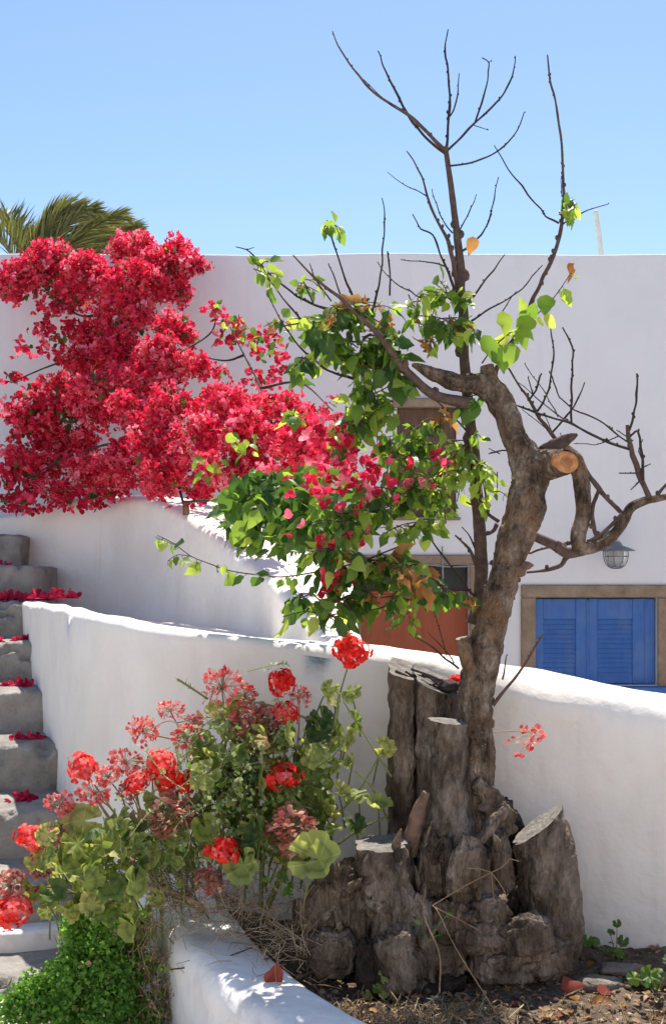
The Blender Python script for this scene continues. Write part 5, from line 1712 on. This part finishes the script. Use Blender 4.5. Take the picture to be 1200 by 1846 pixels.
# explicit large leaves
for (px, py, r, d, m_) in ((575, 1550, 51, 3.60, 'ger_leaf'), (690, 1348, 24, 3.92, 'ger_leaf_pale'), (682, 1458, 26, 3.86, 'ger_leaf'), (640, 1484, 22, 3.86, 'ger_leaf'), (595, 1240, 20, 3.95, 'ger_leaf_pale'), (632, 1246, 24, 3.96, 'ger_leaf'),
                           (600, 1262, 18, 3.95, 'ger_leaf_pale'), (555, 1300, 24, 3.97, 'ger_leaf'), (580, 1295, 26, 3.98, 'ger_leaf'), (640, 1300, 22, 3.96, 'ger_leaf'), (622, 1330, 22, 3.95, 'ger_leaf_pale'), (598, 1325, 30, 3.98, 'ger_leaf'),
                           (560, 1400, 46, 3.88, 'ger_leaf'), (575, 1450, 44, 3.88, 'ger_leaf'), (515, 1345, 40, 3.95, 'ger_leaf'), (600, 1380, 20, 3.9, 'ger_leaf'), (636, 1375, 18, 3.9, 'ger_leaf_pale'), (610, 1430, 22, 3.88, 'ger_leaf_pale'), (645, 1430, 26, 3.88, 'ger_leaf_pale'),
                           (390, 1280, 26, 4.0, 'ger_leaf_pale'), (430, 1275, 24, 4.0, 'ger_leaf_pale'), (415, 1310, 30, 3.98, 'ger_leaf'), (370, 1340, 26, 4.0, 'ger_leaf'), (365, 1370, 30, 3.98, 'ger_leaf'), (400, 1380, 44, 3.95, 'ger_leaf'), (430, 1420, 42, 3.9, 'ger_leaf'),
                           (470, 1510, 44, 3.72, 'ger_leaf'), (440, 1560, 36, 3.7, 'ger_leaf'), (590, 1500, 34, 3.75, 'ger_leaf'), (545, 1460, 30, 3.8, 'ger_leaf'), (480, 1450, 36, 3.82, 'ger_leaf')):
    gleaf(1, px, py, r, d, m_, None, (.05, -.85, .5) if r > 50 else None)
for (px, py, r, d, m_) in ((210, 1480, 44, 3.88, 'ger_leaf'), (140, 1520, 44, 3.86, 'ger_leaf_pale'), (185, 1545, 50, 3.82, 'ger_leaf'), (115, 1570, 46, 3.82, 'ger_leaf'), (70, 1560, 34, 3.86, 'ger_leaf'), (155, 1590, 44, 3.76, 'ger_leaf_pale'), (200, 1600, 46, 3.76, 'ger_leaf'), (100, 1615, 40, 3.8, 'ger_leaf'),
                           (240, 1560, 44, 3.78, 'ger_leaf'), (245, 1590, 38, 3.74, 'ger_leaf'), (190, 1650, 46, 3.74, 'ger_leaf'), (243, 1672, 42, 3.70, 'ger_leaf_pale'), (240, 1510, 40, 3.86, 'ger_leaf'), (280, 1500, 36, 3.86, 'ger_leaf'), (290, 1440, 34, 3.92, 'ger_leaf'), (340, 1460, 36, 3.9, 'ger_leaf'),
                           (150, 1480, 40, 3.92, 'ger_leaf_pale'), (60, 1600, 36, 3.88, 'ger_leaf'), (130, 1650, 34, 3.82, 'ger_leaf'), (215, 1520, 48, 3.84, 'ger_leaf_pale'), (320, 1500, 34, 3.86, 'ger_leaf'), (170, 1630, 40, 3.76, 'ger_leaf_pale'), (110, 1535, 40, 3.88, 'ger_leaf'), (260, 1540, 30, 3.82, 'ger_leaf_pale')):
    gleaf(0, px, py, r, d, m_, (px * .6 + 280 * .4, py * .6 + 1640 * .4))
for k in range(150):                                  # filler leaves inside the clumps
    px = random.uniform(360, 600)
    gleaf(1, px, random.uniform(1300, 1560) if px > 400 else random.uniform(1350, 1560), random.uniform(12, 36), random.uniform(3.78, 4.06), random.choice(['ger_leaf', 'ger_leaf', 'ger_leaf_pale']))
for k in range(80):
    px = random.uniform(60, 350)
    gleaf(0, px, random.uniform(1475, 1650) - .1 * (px - 200), random.uniform(12, 34), random.uniform(3.78, 4.08), random.choice(['ger_leaf', 'ger_leaf', 'ger_leaf_pale']))
# main stems
for (pl, pts, d0, d1, r) in ((1, [(480, 1640), (540, 1500), (575, 1400), (600, 1320), (612, 1250)], 4.0, 3.95, 6), (1, [(470, 1640), (470, 1500), (440, 1400), (420, 1300)], 4.0, 4.0, 5), (1, [(600, 1320), (540, 1290), (480, 1270), (430, 1262)], 3.97, 3.98, 3),
                         (1, [(540, 1560), (600, 1480), (650, 1420), (690, 1350)], 3.95, 3.92, 3), (1, [(705, 1400), (660, 1330), (625, 1275), (618, 1262)], 3.95, 3.95, 2), (1, [(560, 1560), (640, 1500), (700, 1470)], 3.9, 3.9, 3), (1, [(700, 1480), (670, 1420), (640, 1390)], 3.92, 3.9, 2.4),
                         (0, [(370, 1640), (310, 1610), (250, 1560), (180, 1530), (120, 1500)], 3.95, 3.92, 8), (0, [(360, 1630), (280, 1600), (200, 1620), (120, 1640)], 3.9, 3.85, 6), (0, [(340, 1620), (310, 1540), (300, 1460), (290, 1400)], 3.98, 3.95, 5), (0, [(250, 1560), (200, 1480), (160, 1420)], 3.95, 4.0, 4), (0, [(345, 1400), (340, 1340), (310, 1300), (260, 1320)], 4.05, 4.05, 2)):
    n = len(pts) - 1
    tube(gst[pl], chain([(p[0], p[1], r * (1 - .55 * i / n)) for i, p in enumerate(pts)], d0, d1), 7, .02, .12, 30, mat=0 if pl else 1)
for pl in (0, 1):
    gst[pl].build('stems', [M['stem'], M['drystem']], plants[pl])
    gfol[pl].build(plants[pl], 300, 'leaf', 'leaves', RL, 'round_leaf')
# lone blooms
g1 = at(965, 1322, 3.82)
lone = root('geranium_sprig', (g1.x, g1.y, g1.z), 'dried coral flower sprig sticking out right of the trunk', 'flower')
put('flower_head', faded_head(77, 26, 1, .5).mesh('flower_head', [M['ger_faded'], M['ger_coral'], M['drystem']]), lone, Matrix.Translation(at(962, 1325, 3.82)) @ Matrix.Rotation(1.1, 4, 'Y') @ Matrix.Diagonal((.042, .05, .066, 1)))
gg = Geo()
tube(gg, chain([(884, 1320, 1.0), (930, 1318, .9), (962, 1322, .9)], 3.92, 3.82), 4, .02)
gg.build('stem', M['drystem'], lone)
put('flower_head', HEADS['full'][1], ger_r, Matrix.Translation(at(822, 1228, 4.06)) @ Matrix.Scale(rp(15, 4), 4))
# yellow-green succulent shoot poking out at the left of the tall geranium
g = Geo()
c = chain([(375, 1260, 2.2), (348, 1242, 2.2), (320, 1224, 2.4)], 3.98, 3.94)
tube(g, c, 5, .02)
for k in range(26):
    t = random.random()
    i = min(1, int(t * 2))
    a_, b_ = Vector(c[i][:3]), Vector(c[i + 1][:3])
    p = a_.lerp(b_, t * 2 - i)
    dv = ((b_ - a_).normalized() * .6 + rv(.5)).normalized()
    w = dv.orthogonal().normalized() * .0022
    q = p + dv * random.uniform(.012, .026)
    g.add([tuple(p - w), tuple(p + w), tuple(q)], [(0, 1, 2)], 0)
g.build('shoot', M['stem'], ger_r)

# ------------------------------------------------------------------ feathery weeds, dry tangle
def feathery(g, base, tip, nleaf, sz, mat=0, spread=.5):
    b_, t_ = Vector(base), Vector(tip)
    m_ = (b_ + t_) / 2 + rv(.02)
    tube(g, [(*b_, .0022), (*m_, .0016), (*t_, .0010)], 3, .05, mat=mat, cap0=False, cap1=False)
    for k in range(nleaf):
        t = random.uniform(.2, 1.05)
        p = b_.lerp(m_, t * 2) if t < .5 else m_.lerp(t_, t * 2 - 1)
        dv = ((t_ - b_).normalized() * .5 + rv(spread)).normalized()
        L_ = sz * random.uniform(.5, 1.3)
        w = dv.cross(rv()).normalized() * L_ * random.uniform(.12, .28)
        q = p + dv * L_
        h = p + dv * L_ * .5
        g.add([tuple(p), tuple(h + w), tuple(q), tuple(h - w)], [(0, 1, 2, 3)], mat, False)


g = Geo()
for k in range(110):
    px, py = random.gauss(425, 80), random.gauss(1385, 62)
    d = random.uniform(3.74, 4.0)
    a_ = at(px + random.gauss(0, 45), min(1600, py + random.uniform(10, 75)), d + random.uniform(-.03, .06))
    feathery(g, a_, at(px, py, d), 34, .013, 0)
for k in range(60):
    px, py = random.gauss(280, 45), random.gauss(1500, 35)
    d = random.uniform(3.74, 4.0)
    feathery(g, at(px + random.gauss(20, 20), py + random.uniform(60, 120), d + .05), at(px, py, d), 26, .011, 0)
for k in range(330):                                 # small lobed leaves filling the middle of the bed
    px, py = random.gauss(440, 75), random.gauss(1450, 55)
    c = at(px, py, random.uniform(3.72, 4.02))
    for q in range(3):
        dv = (rv(.7) + Vector((0, -.3, .3))).normalized()
        w = dv.cross(rv()).normalized()
        s_ = random.uniform(.010, .021)
        p = c + rv(.010)
        g.add([tuple(p), tuple(p + dv * s_ * .5 + w * s_ * .5), tuple(p + dv * s_), tuple(p + dv * s_ * .5 - w * s_ * .5)], [(0, 1, 2, 3)], random.choice((0, 0, 0, 1, 1, 2)), False)
tag(g.build('feathery_weed', [M['weed'], M['small_leaf'], M['parsley'], M['leaf_mid']]), 'grey-green feathery weed growing among the geraniums', 'weed', kind='stuff')

g = Geo()
for k in range(520):                                  # tangle of dry stems below the geraniums
    t = random.random()
    px = random.uniform(270, 560)
    py = np.interp(px, [270, 400, 480, 560], [1620, 1640, 1690, 1720]) + random.gauss(-20, 40)
    d = np.interp(py, [1560, 1780], [3.95, 3.45]) + random.uniform(-.05, .08)
    p = at(px, py, d)
    an = random.uniform(0, 6.28)
    L_ = random.uniform(.03, .12)
    q = p + Vector((math.cos(an) * L_, random.uniform(-.03, .03), abs(math.sin(an)) * L_ * random.choice((-.6, 1))))
    p.z, q.z = max(p.z, .32), max(q.z, .32)
    m_ = (p + q) / 2 + rv(.012)
    tube(g, [(*p, .0013), (*m_, .0012), (*q, .0008)], 3, .05, cap0=False, cap1=False)
for k in range(900):                                  # dry grass at the bottom
    px = random.uniform(610, 900) if random.random() < .8 else random.uniform(560, 1200)
    d = random.uniform(3.18, 3.52)
    x = (px - 600) / F_PX * d
    z = soil_z(x, d)
    L_ = random.uniform(.02, .075)
    an = random.uniform(0, 6.28)
    q = Vector((x + math.cos(an) * L_ * .6, d + math.sin(an) * L_ * .5, z + L_ * random.uniform(.2, .8)))
    tube(g, [(x, d, z - .01, .0013), ((x + q.x) / 2, (d + q.y) / 2, z + L_ * .5, .0011), (*q, .0006)], 3, .04, cap0=False, cap1=False)
    if random.random() < .6:
        feathery(g, q, q + rv(.012), 7, .006, 0)
for k in range(230):                                  # dry fringe hanging over the kerb
    px, py = random.gauss(270, 22), random.uniform(1630, 1820)
    d = random.uniform(3.80, 3.98)
    p = at(px, py, d)
    q = p + Vector((random.gauss(0, .025), random.gauss(-.01, .01), -random.uniform(.02, .1)))
    tube(g, [(*p, .0012), (*((p + q) / 2 + rv(.01)), .001), (*q, .0007)], 3, .04, cap0=False, cap1=False)
    if random.random() < .35:
        feathery(g, q, q + rv(.015), 8, .010, 0)
tag(g.build('dry_stems', M['drystem']), 'tangle of dry brown stems and grass under the geraniums', 'dry grass', kind='stuff')

# long dry stalks in front of the stumps
for i, (pts, lab) in enumerate((([(905, 1846), (870, 1790), (820, 1710), (790, 1645), (780, 1632)], 'long pale dry stalk leaning in front of the root mass'),
                                ([(1260, 1846), (1200, 1812), (1160, 1770), (1130, 1740)], 'pale dry stem on the soil at the lower right'),
                                ([(793, 1790), (785, 1720), (770, 1650), (762, 1600)], 'thin upright dry stalk left of the long leaning stalk'))):
    g = Geo()
    n = len(pts) - 1
    d0 = 3.38 if i != 1 else 3.6
    tube(g, chain([(p[0] + random.gauss(0, 4), p[1], 1.5 - .8 * k / n) for k, p in enumerate(pts)], d0, 3.56 if i != 1 else 3.75), 5, .02, .3, 60)
    tag(g.build('dry_stalk', M['brownstick']), lab, 'stalk')
g = Geo()
for (a_, b_) in (((780, 1632), (885, 1573)), ((885, 1573), (918, 1548)), ((885, 1573), (910, 1610)), ((885, 1573), (890, 1625)), ((890, 1625), (915, 1612)), ((918, 1548), (935, 1553)), ((780, 1634), (868, 1680)), ((885, 1573), (840, 1565))):
    tube(g, chain([(a_[0], a_[1], 1.0), ((a_[0] + b_[0]) / 2 + random.gauss(0, 3), (a_[1] + b_[1]) / 2 + random.gauss(0, 3), .9), (b_[0], b_[1], .7)], 3.56, 3.55), 4, .02)
tag(g.build('dry_stalk', M['brownstick']), 'forked dry twig spreading across the dark root mass', 'stalk')

# ------------------------------------------------------------------ parsley-like bush
pc = at(165, 1760, 4.0)
bush = root('curly_green_bush', (pc.x, pc.y, 0.1), 'dense curly bright green bush at the bottom left', 'bush')
random.seed(23)
g = Geo()
lumps = []
for k in range(16):
    h = k / 15.0
    lumps.append((Vector((pc.x + .05 * h - .02 + random.uniform(-1, 1) * .15 * (1 - .6 * h), pc.y - .13 + .06 * h + random.uniform(-.03, .03), .14 + h * .27)), random.uniform(.045, .068)))
for k in range(34):
    a = random.uniform(0, 6.28)
    h = random.random()
    wd = .205 * (1 - .62 * h) + .02
    lumps.append((Vector((pc.x + .045 * h + math.cos(a) * wd * random.uniform(.5, 1.05), pc.y - .05 + math.sin(a) * wd * .8, .13 + h * .30 + random.uniform(-.02, .02))), random.uniform(.038, .066)))
for k in range(7):
    lumps.append((Vector((pc.x - .05 + random.uniform(-.19, .2), pc.y - .16 + random.uniform(-.04, .1), .12 + random.uniform(0, .08))), random.uniform(.03, .05)))
for (lc, lr) in lumps:
    for k in range(int(105 * (lr / .05) ** 2)):
        v = (rv() + Vector((0, -.2, .3))).normalized()
        c = lc + v * lr * (random.uniform(.7, 1.05) * (1 + .35 * mnoise.noise(v * 4 + lc * 9)))
        if random.random() < .05:
            c += v * random.uniform(.01, .03)
        if c.z < .105:
            continue
        for q in range(3):
            n_ = (v * .6 + rv(.6)).normalized()
            u = n_.orthogonal().normalized()
            w = n_.cross(u)
            a = random.uniform(0, 6.28)
            e = u * math.cos(a) + w * math.sin(a)
            f_ = n_.cross(e)
            s = random.uniform(.007, .018)
            p = c + rv(.010)
            g.add([tuple(p), tuple(p + e * s * .5 + f_ * s * .6 + n_ * s * .3), tuple(p + e * s * 1.2 - n_ * s * .2), tuple(p + e * s * .5 - f_ * s * .6 + n_ * s * .3)], [(0, 1, 2, 3)], 0 if random.random() < .985 else 1, False)
o = g.build('foliage', [M['parsley'], M['drystem']], bush)
o['kind'] = 'stuff'
g = Geo()
for k in range(30):
    a = random.uniform(0, 6.28)
    r = random.uniform(.02, .16)
    tube(g, [(pc.x + .2 * r * math.cos(a), pc.y + .2 * r * math.sin(a), .09, .003), (pc.x + r * math.cos(a), pc.y - .04 + r * math.sin(a), .1 + random.uniform(.1, .35), .0016)], 4, .05)
g.build('stems', M['stem'], bush)
g = Geo()
for k in range(260):                                  # lower weeds to the right of the bush
    c = at(random.gauss(262, 26), random.uniform(1740, 1846), random.uniform(3.9, 4.05))
    c.z = max(c.z, .12)
    dv = (rv(.6) + Vector((0, -.4, .3))).normalized()
    w = dv.cross(rv()).normalized()
    s = random.uniform(.010, .024)
    g.add([tuple(c), tuple(c + dv * s * .5 + w * s * .5), tuple(c + dv * s), tuple(c + dv * s * .5 - w * s * .5)], [(0, 1, 2, 3)], 0 if random.random() < .6 else 1, False)
tag(g.build('small_weeds', [M['parsley'], M['ger_husk']]), 'mixed small weeds and dead leaves between the bush and the kerb', 'weed', kind='stuff')

# ------------------------------------------------------------------ fallen petals on the steps
random.seed(31)
def pile(px0, px1, py, d, n, lab, ztop, spread=.06, s=.03):
    g = Geo()
    for k in range(n):
        px = random.uniform(px0, px1)
        x = (px - 600) / F_PX * d
        y = d + random.uniform(0, spread) * random.choice((1, 1, 1.8))
        e = math.sin(math.pi * (px - px0) / max(1, px1 - px0))
        z = ztop + .008 + random.uniform(0, .026) * e
        v, f, mi = BC[6 + k % 4]
        A = np.array(Matrix.Translation((x, y, z)) @ Matrix.Rotation(random.uniform(0, 6), 4, 'Z') @ Matrix.Rotation(random.uniform(-1, 1), 4, 'X') @ Matrix.Scale(s * random.uniform(.8, 1.3), 4))
        vv = v @ A[:3, :3].T + A[:3, 3]
        vv[:, 2] = np.maximum(vv[:, 2], ztop + .003)
        g.add(vv, f, 0, False)
    tag(g.build('fallen_petals', M['petal_pile']), lab, 'petals', 'drifts of fallen petals on the steps', 'stuff')
pile(-30, 22, 1019, 7.42, 10, 'petals on the highest visible step', 1.56)
pile(-30, 90, 1080, 7.0, 44, 'long drift of petals on the top end of the garden wall', 1.365, .12, .045)
pile(62, 132, 1083, 6.75, 22, 'petals strewn down the sloping wall top', 1.385, .1, .04)
pile(26, 46, 1148, 6.52, 8, 'small petal heap on the step below the wall end', 1.155)
pile(-20, 4, 1148, 6.5, 4, 'few petals at the picture edge on the same step', 1.155)
pile(6, 54, 1245, 6.12, 16, 'flat petals lying on the third step from below', .955)
pile(18, 72, 1346, 5.65, 18, 'petal drift on the second step from below', .755)
pile(16, 56, 1440, 5.22, 14, 'petal drift on the lowest visible step', .555)

# ------------------------------------------------------------------ litter on the soil
def on_soil(px, py):
    d = 3.6
    for _ in range(12):
        p = at(px, py, d)
        d = (EYE - soil_z(p.x, d)) * F_PX / (py - HOR)
    p = at(px, py, d)
    return Vector((p.x, p.y, soil_z(p.x, p.y)))


def flat_leaf(px, py, s, mat, lab, lift=.012, face=(0, -.5, 1), bank=LEAFS, var=0, dirv=(1, .2, 0)):
    p = on_soil(px, py) + Vector((0, 0, lift))
    me = leaf_data(mat, var, bank, 'fallen_leaf' + str(len(bank)))
    o = put('fallen_leaf', me, None, frame(p, dirv, face, s))
    tag(o, lab, 'leaf', 'leaves lying on the soil')
flat_leaf(1010, 1800, .075, 'fallen_red', 'upright dull red leaf on the soil right of the stumps', .03, (.1, -1, .4), LEAFS, 7, (.9, 0, .35))
flat_leaf(1075, 1795, .055, 'fallen_red', 'smaller dark red leaf lying beside a grey stone', .02, (0, -.8, .7), LEAFS, 1, (1, .2, .1))
flat_leaf(1060, 1818, .075, 'leaf_brown', 'tan curled leaf in front of the red leaves', .015, (0, -.7, .8), LEAFS, 2, (1, -.1, .12))
flat_leaf(975, 1838, .06, 'leaf_brown', 'small straw-coloured leaf at the bottom edge', .01, (0, -.5, 1), LEAFS, 4, (1, .1, .05))
p = at(500, 1765, 3.46)
o = put('fallen_leaf', leaf_data('fallen_red', 3, LEAFS, 'fallen_leaf5'), None, frame(p + Vector((-.02, 0, -.02)), Vector((.35, 0, 1)), Vector((.2, -1, .2)), .075))
tag(o, 'bright red curled leaf propped beside the white kerb', 'leaf', 'leaves lying on the soil')
for i, (px, py, a, b, c, lab) in enumerate(((1078, 1772, .075, .04, .022, 'flat grey stone on the soil near the red leaves'), (1052, 1692, .035, .03, .03, 'small pale stone wedged between stump and garden wall'), (1030, 1706, .03, .025, .02, 'grey pebble at the foot of the leaning stump'),
                                           (1125, 1752, .08, .04, .014, 'flat pale flake of plaster at the garden wall foot'), (1180, 1770, .07, .04, .014, 'flat plaster flake near the right picture edge'))):
    g = Geo()
    p = on_soil(px, py)
    blob(g, p + Vector((0, 0, c * .5)), (a, b, c), .35, 7, 0, 16, 10, i * 3.1, None, .7)
    tag(g.build('stone', M['rubble']), lab, 'stone')
g = Geo()
for k in range(900):
    p = on_soil(random.uniform(560, 1240), random.uniform(1690, 1850))
    s = random.uniform(.004, .013)
    if random.random() < .5:
        blob(g, p + Vector((0, 0, s * .3)), (s, s, s * .6), .4, 6, 0, 6, 4, k)
    else:
        a = random.uniform(0, 6.28)
        dv = Vector((math.cos(a), math.sin(a), random.uniform(-.1, .3)))
        w = dv.cross(Vector((0, 0, 1))) * s * .5
        p.z += .006
        q = p + dv * s * 2.2
        h = (p + q) / 2 + Vector((0, 0, s * .4))
        g.add([tuple(p), tuple(h + w), tuple(q), tuple(h - w)], [(0, 1, 2, 3)], 1 if random.random() < .8 else 2, False)
for k in range(240):                                  # larger curled dead leaves
    p = on_soil(random.uniform(540, 1240), random.uniform(1700, 1850))
    v_, f_ = LEAFS[random.choice((4, 6, 7, 8))]
    A = np.array(frame(p + Vector((0, 0, .008)), Vector((random.gauss(0, 1), random.gauss(0, 1), .15)), Vector((random.gauss(0, .4), -.3, 1)), random.uniform(.014, .042)))
    g.add(v_ @ A[:3, :3].T + A[:3, 3], f_, random.choice((1, 1, 2, 3)), True)
tag(g.build('leaf_litter', [M['soil'], M['drystem'], M['ger_husk'], M['leaf_brown']]), 'crumbs of earth and dead leaf bits strewn over the soil', 'litter', kind='stuff')


def seedling(px, py, n, spread, size, lab, d=None, mat='ger_leaf', bank=RL):
    p = on_soil(px, py) if d is None else at(px, py, d)
    r = root('small_plant', p, lab, 'plant')
    fo = Foliage()
    g = Geo()
    for k in range(n):
        q = p + Vector((random.gauss(0, spread), random.gauss(0, spread * .5), abs(random.gauss(spread * .9, spread * .6)) + .01))
        tube(g, [(*p, .0016), (*((p + q) / 2 + Vector((0, 0, .006))), .0013), (*q, .001)], 4, .02)
        fo.add(frame(q, rv() + Vector((0, -.4, 0)), Vector((random.gauss(0, .4), -.7, .8)), size * random.uniform(.7, 1.2)), mat if random.random() < .7 else 'leaf_mid', random.randrange(4))
    g.build('stem', M['stem'], r)
    fo.build(r, 300, 'leaf', 'leaves', bank, 'round_leaf' if bank is RL else 'leaf')
seedling(690, 1812, 9, .035, .016, 'young scalloped seedling in front of the left stump', mat='ger_leaf_pale')
seedling(1185, 1812, 9, .05, .026, 'low green plant at the lower right edge of the bed', mat='ger_leaf_dark')
seedling(1110, 1725, 9, .05, .02, 'dark green plant at the foot of the garden wall', mat='ger_leaf_dark')
seedling(1058, 1672, 6, .03, .026, 'dark ivy-like leaves between leaning stump and garden wall')
seedling(505, 1615, 8, .03, .016, 'fresh green sprout left of the root mass', 3.72, 'leaf_mid')
seedling(770, 1700, 5, .035, .028, 'green blades beside the long dry stalk', 3.6, 'leaf_dark', LEAFS)
# runners lying over the kerb
for i, pts in enumerate(([(520, 1715), (440, 1742), (395, 1752), (345, 1757)], [(455, 1708), (400, 1728), (350, 1742), (305, 1748)])):
    g = Geo()
    c = chain([(p[0], p[1], 1.3) for p in pts], 3.62, 3.70)
    tube(g, c, 4, .02, .2, 60)
    for k in range(9):
        q = Vector(c[-1][:3]) + rv(.008) + Vector((-.008, 0, 0))
        dv = rv().normalized()
        w = dv.cross(rv()).normalized() * .006
        g.add([tuple(q), tuple(q + dv * .009 + w), tuple(q + dv * .018), tuple(q + dv * .009 - w)], [(0, 1, 2, 3)], 1, False)
    tag(g.build('trailing_runner', [M['darktwig'], M['ger_leaf']]), ('longer dark runner trailing over the white kerb', 'upper thin runner trailing over the white kerb')[i], 'runner')
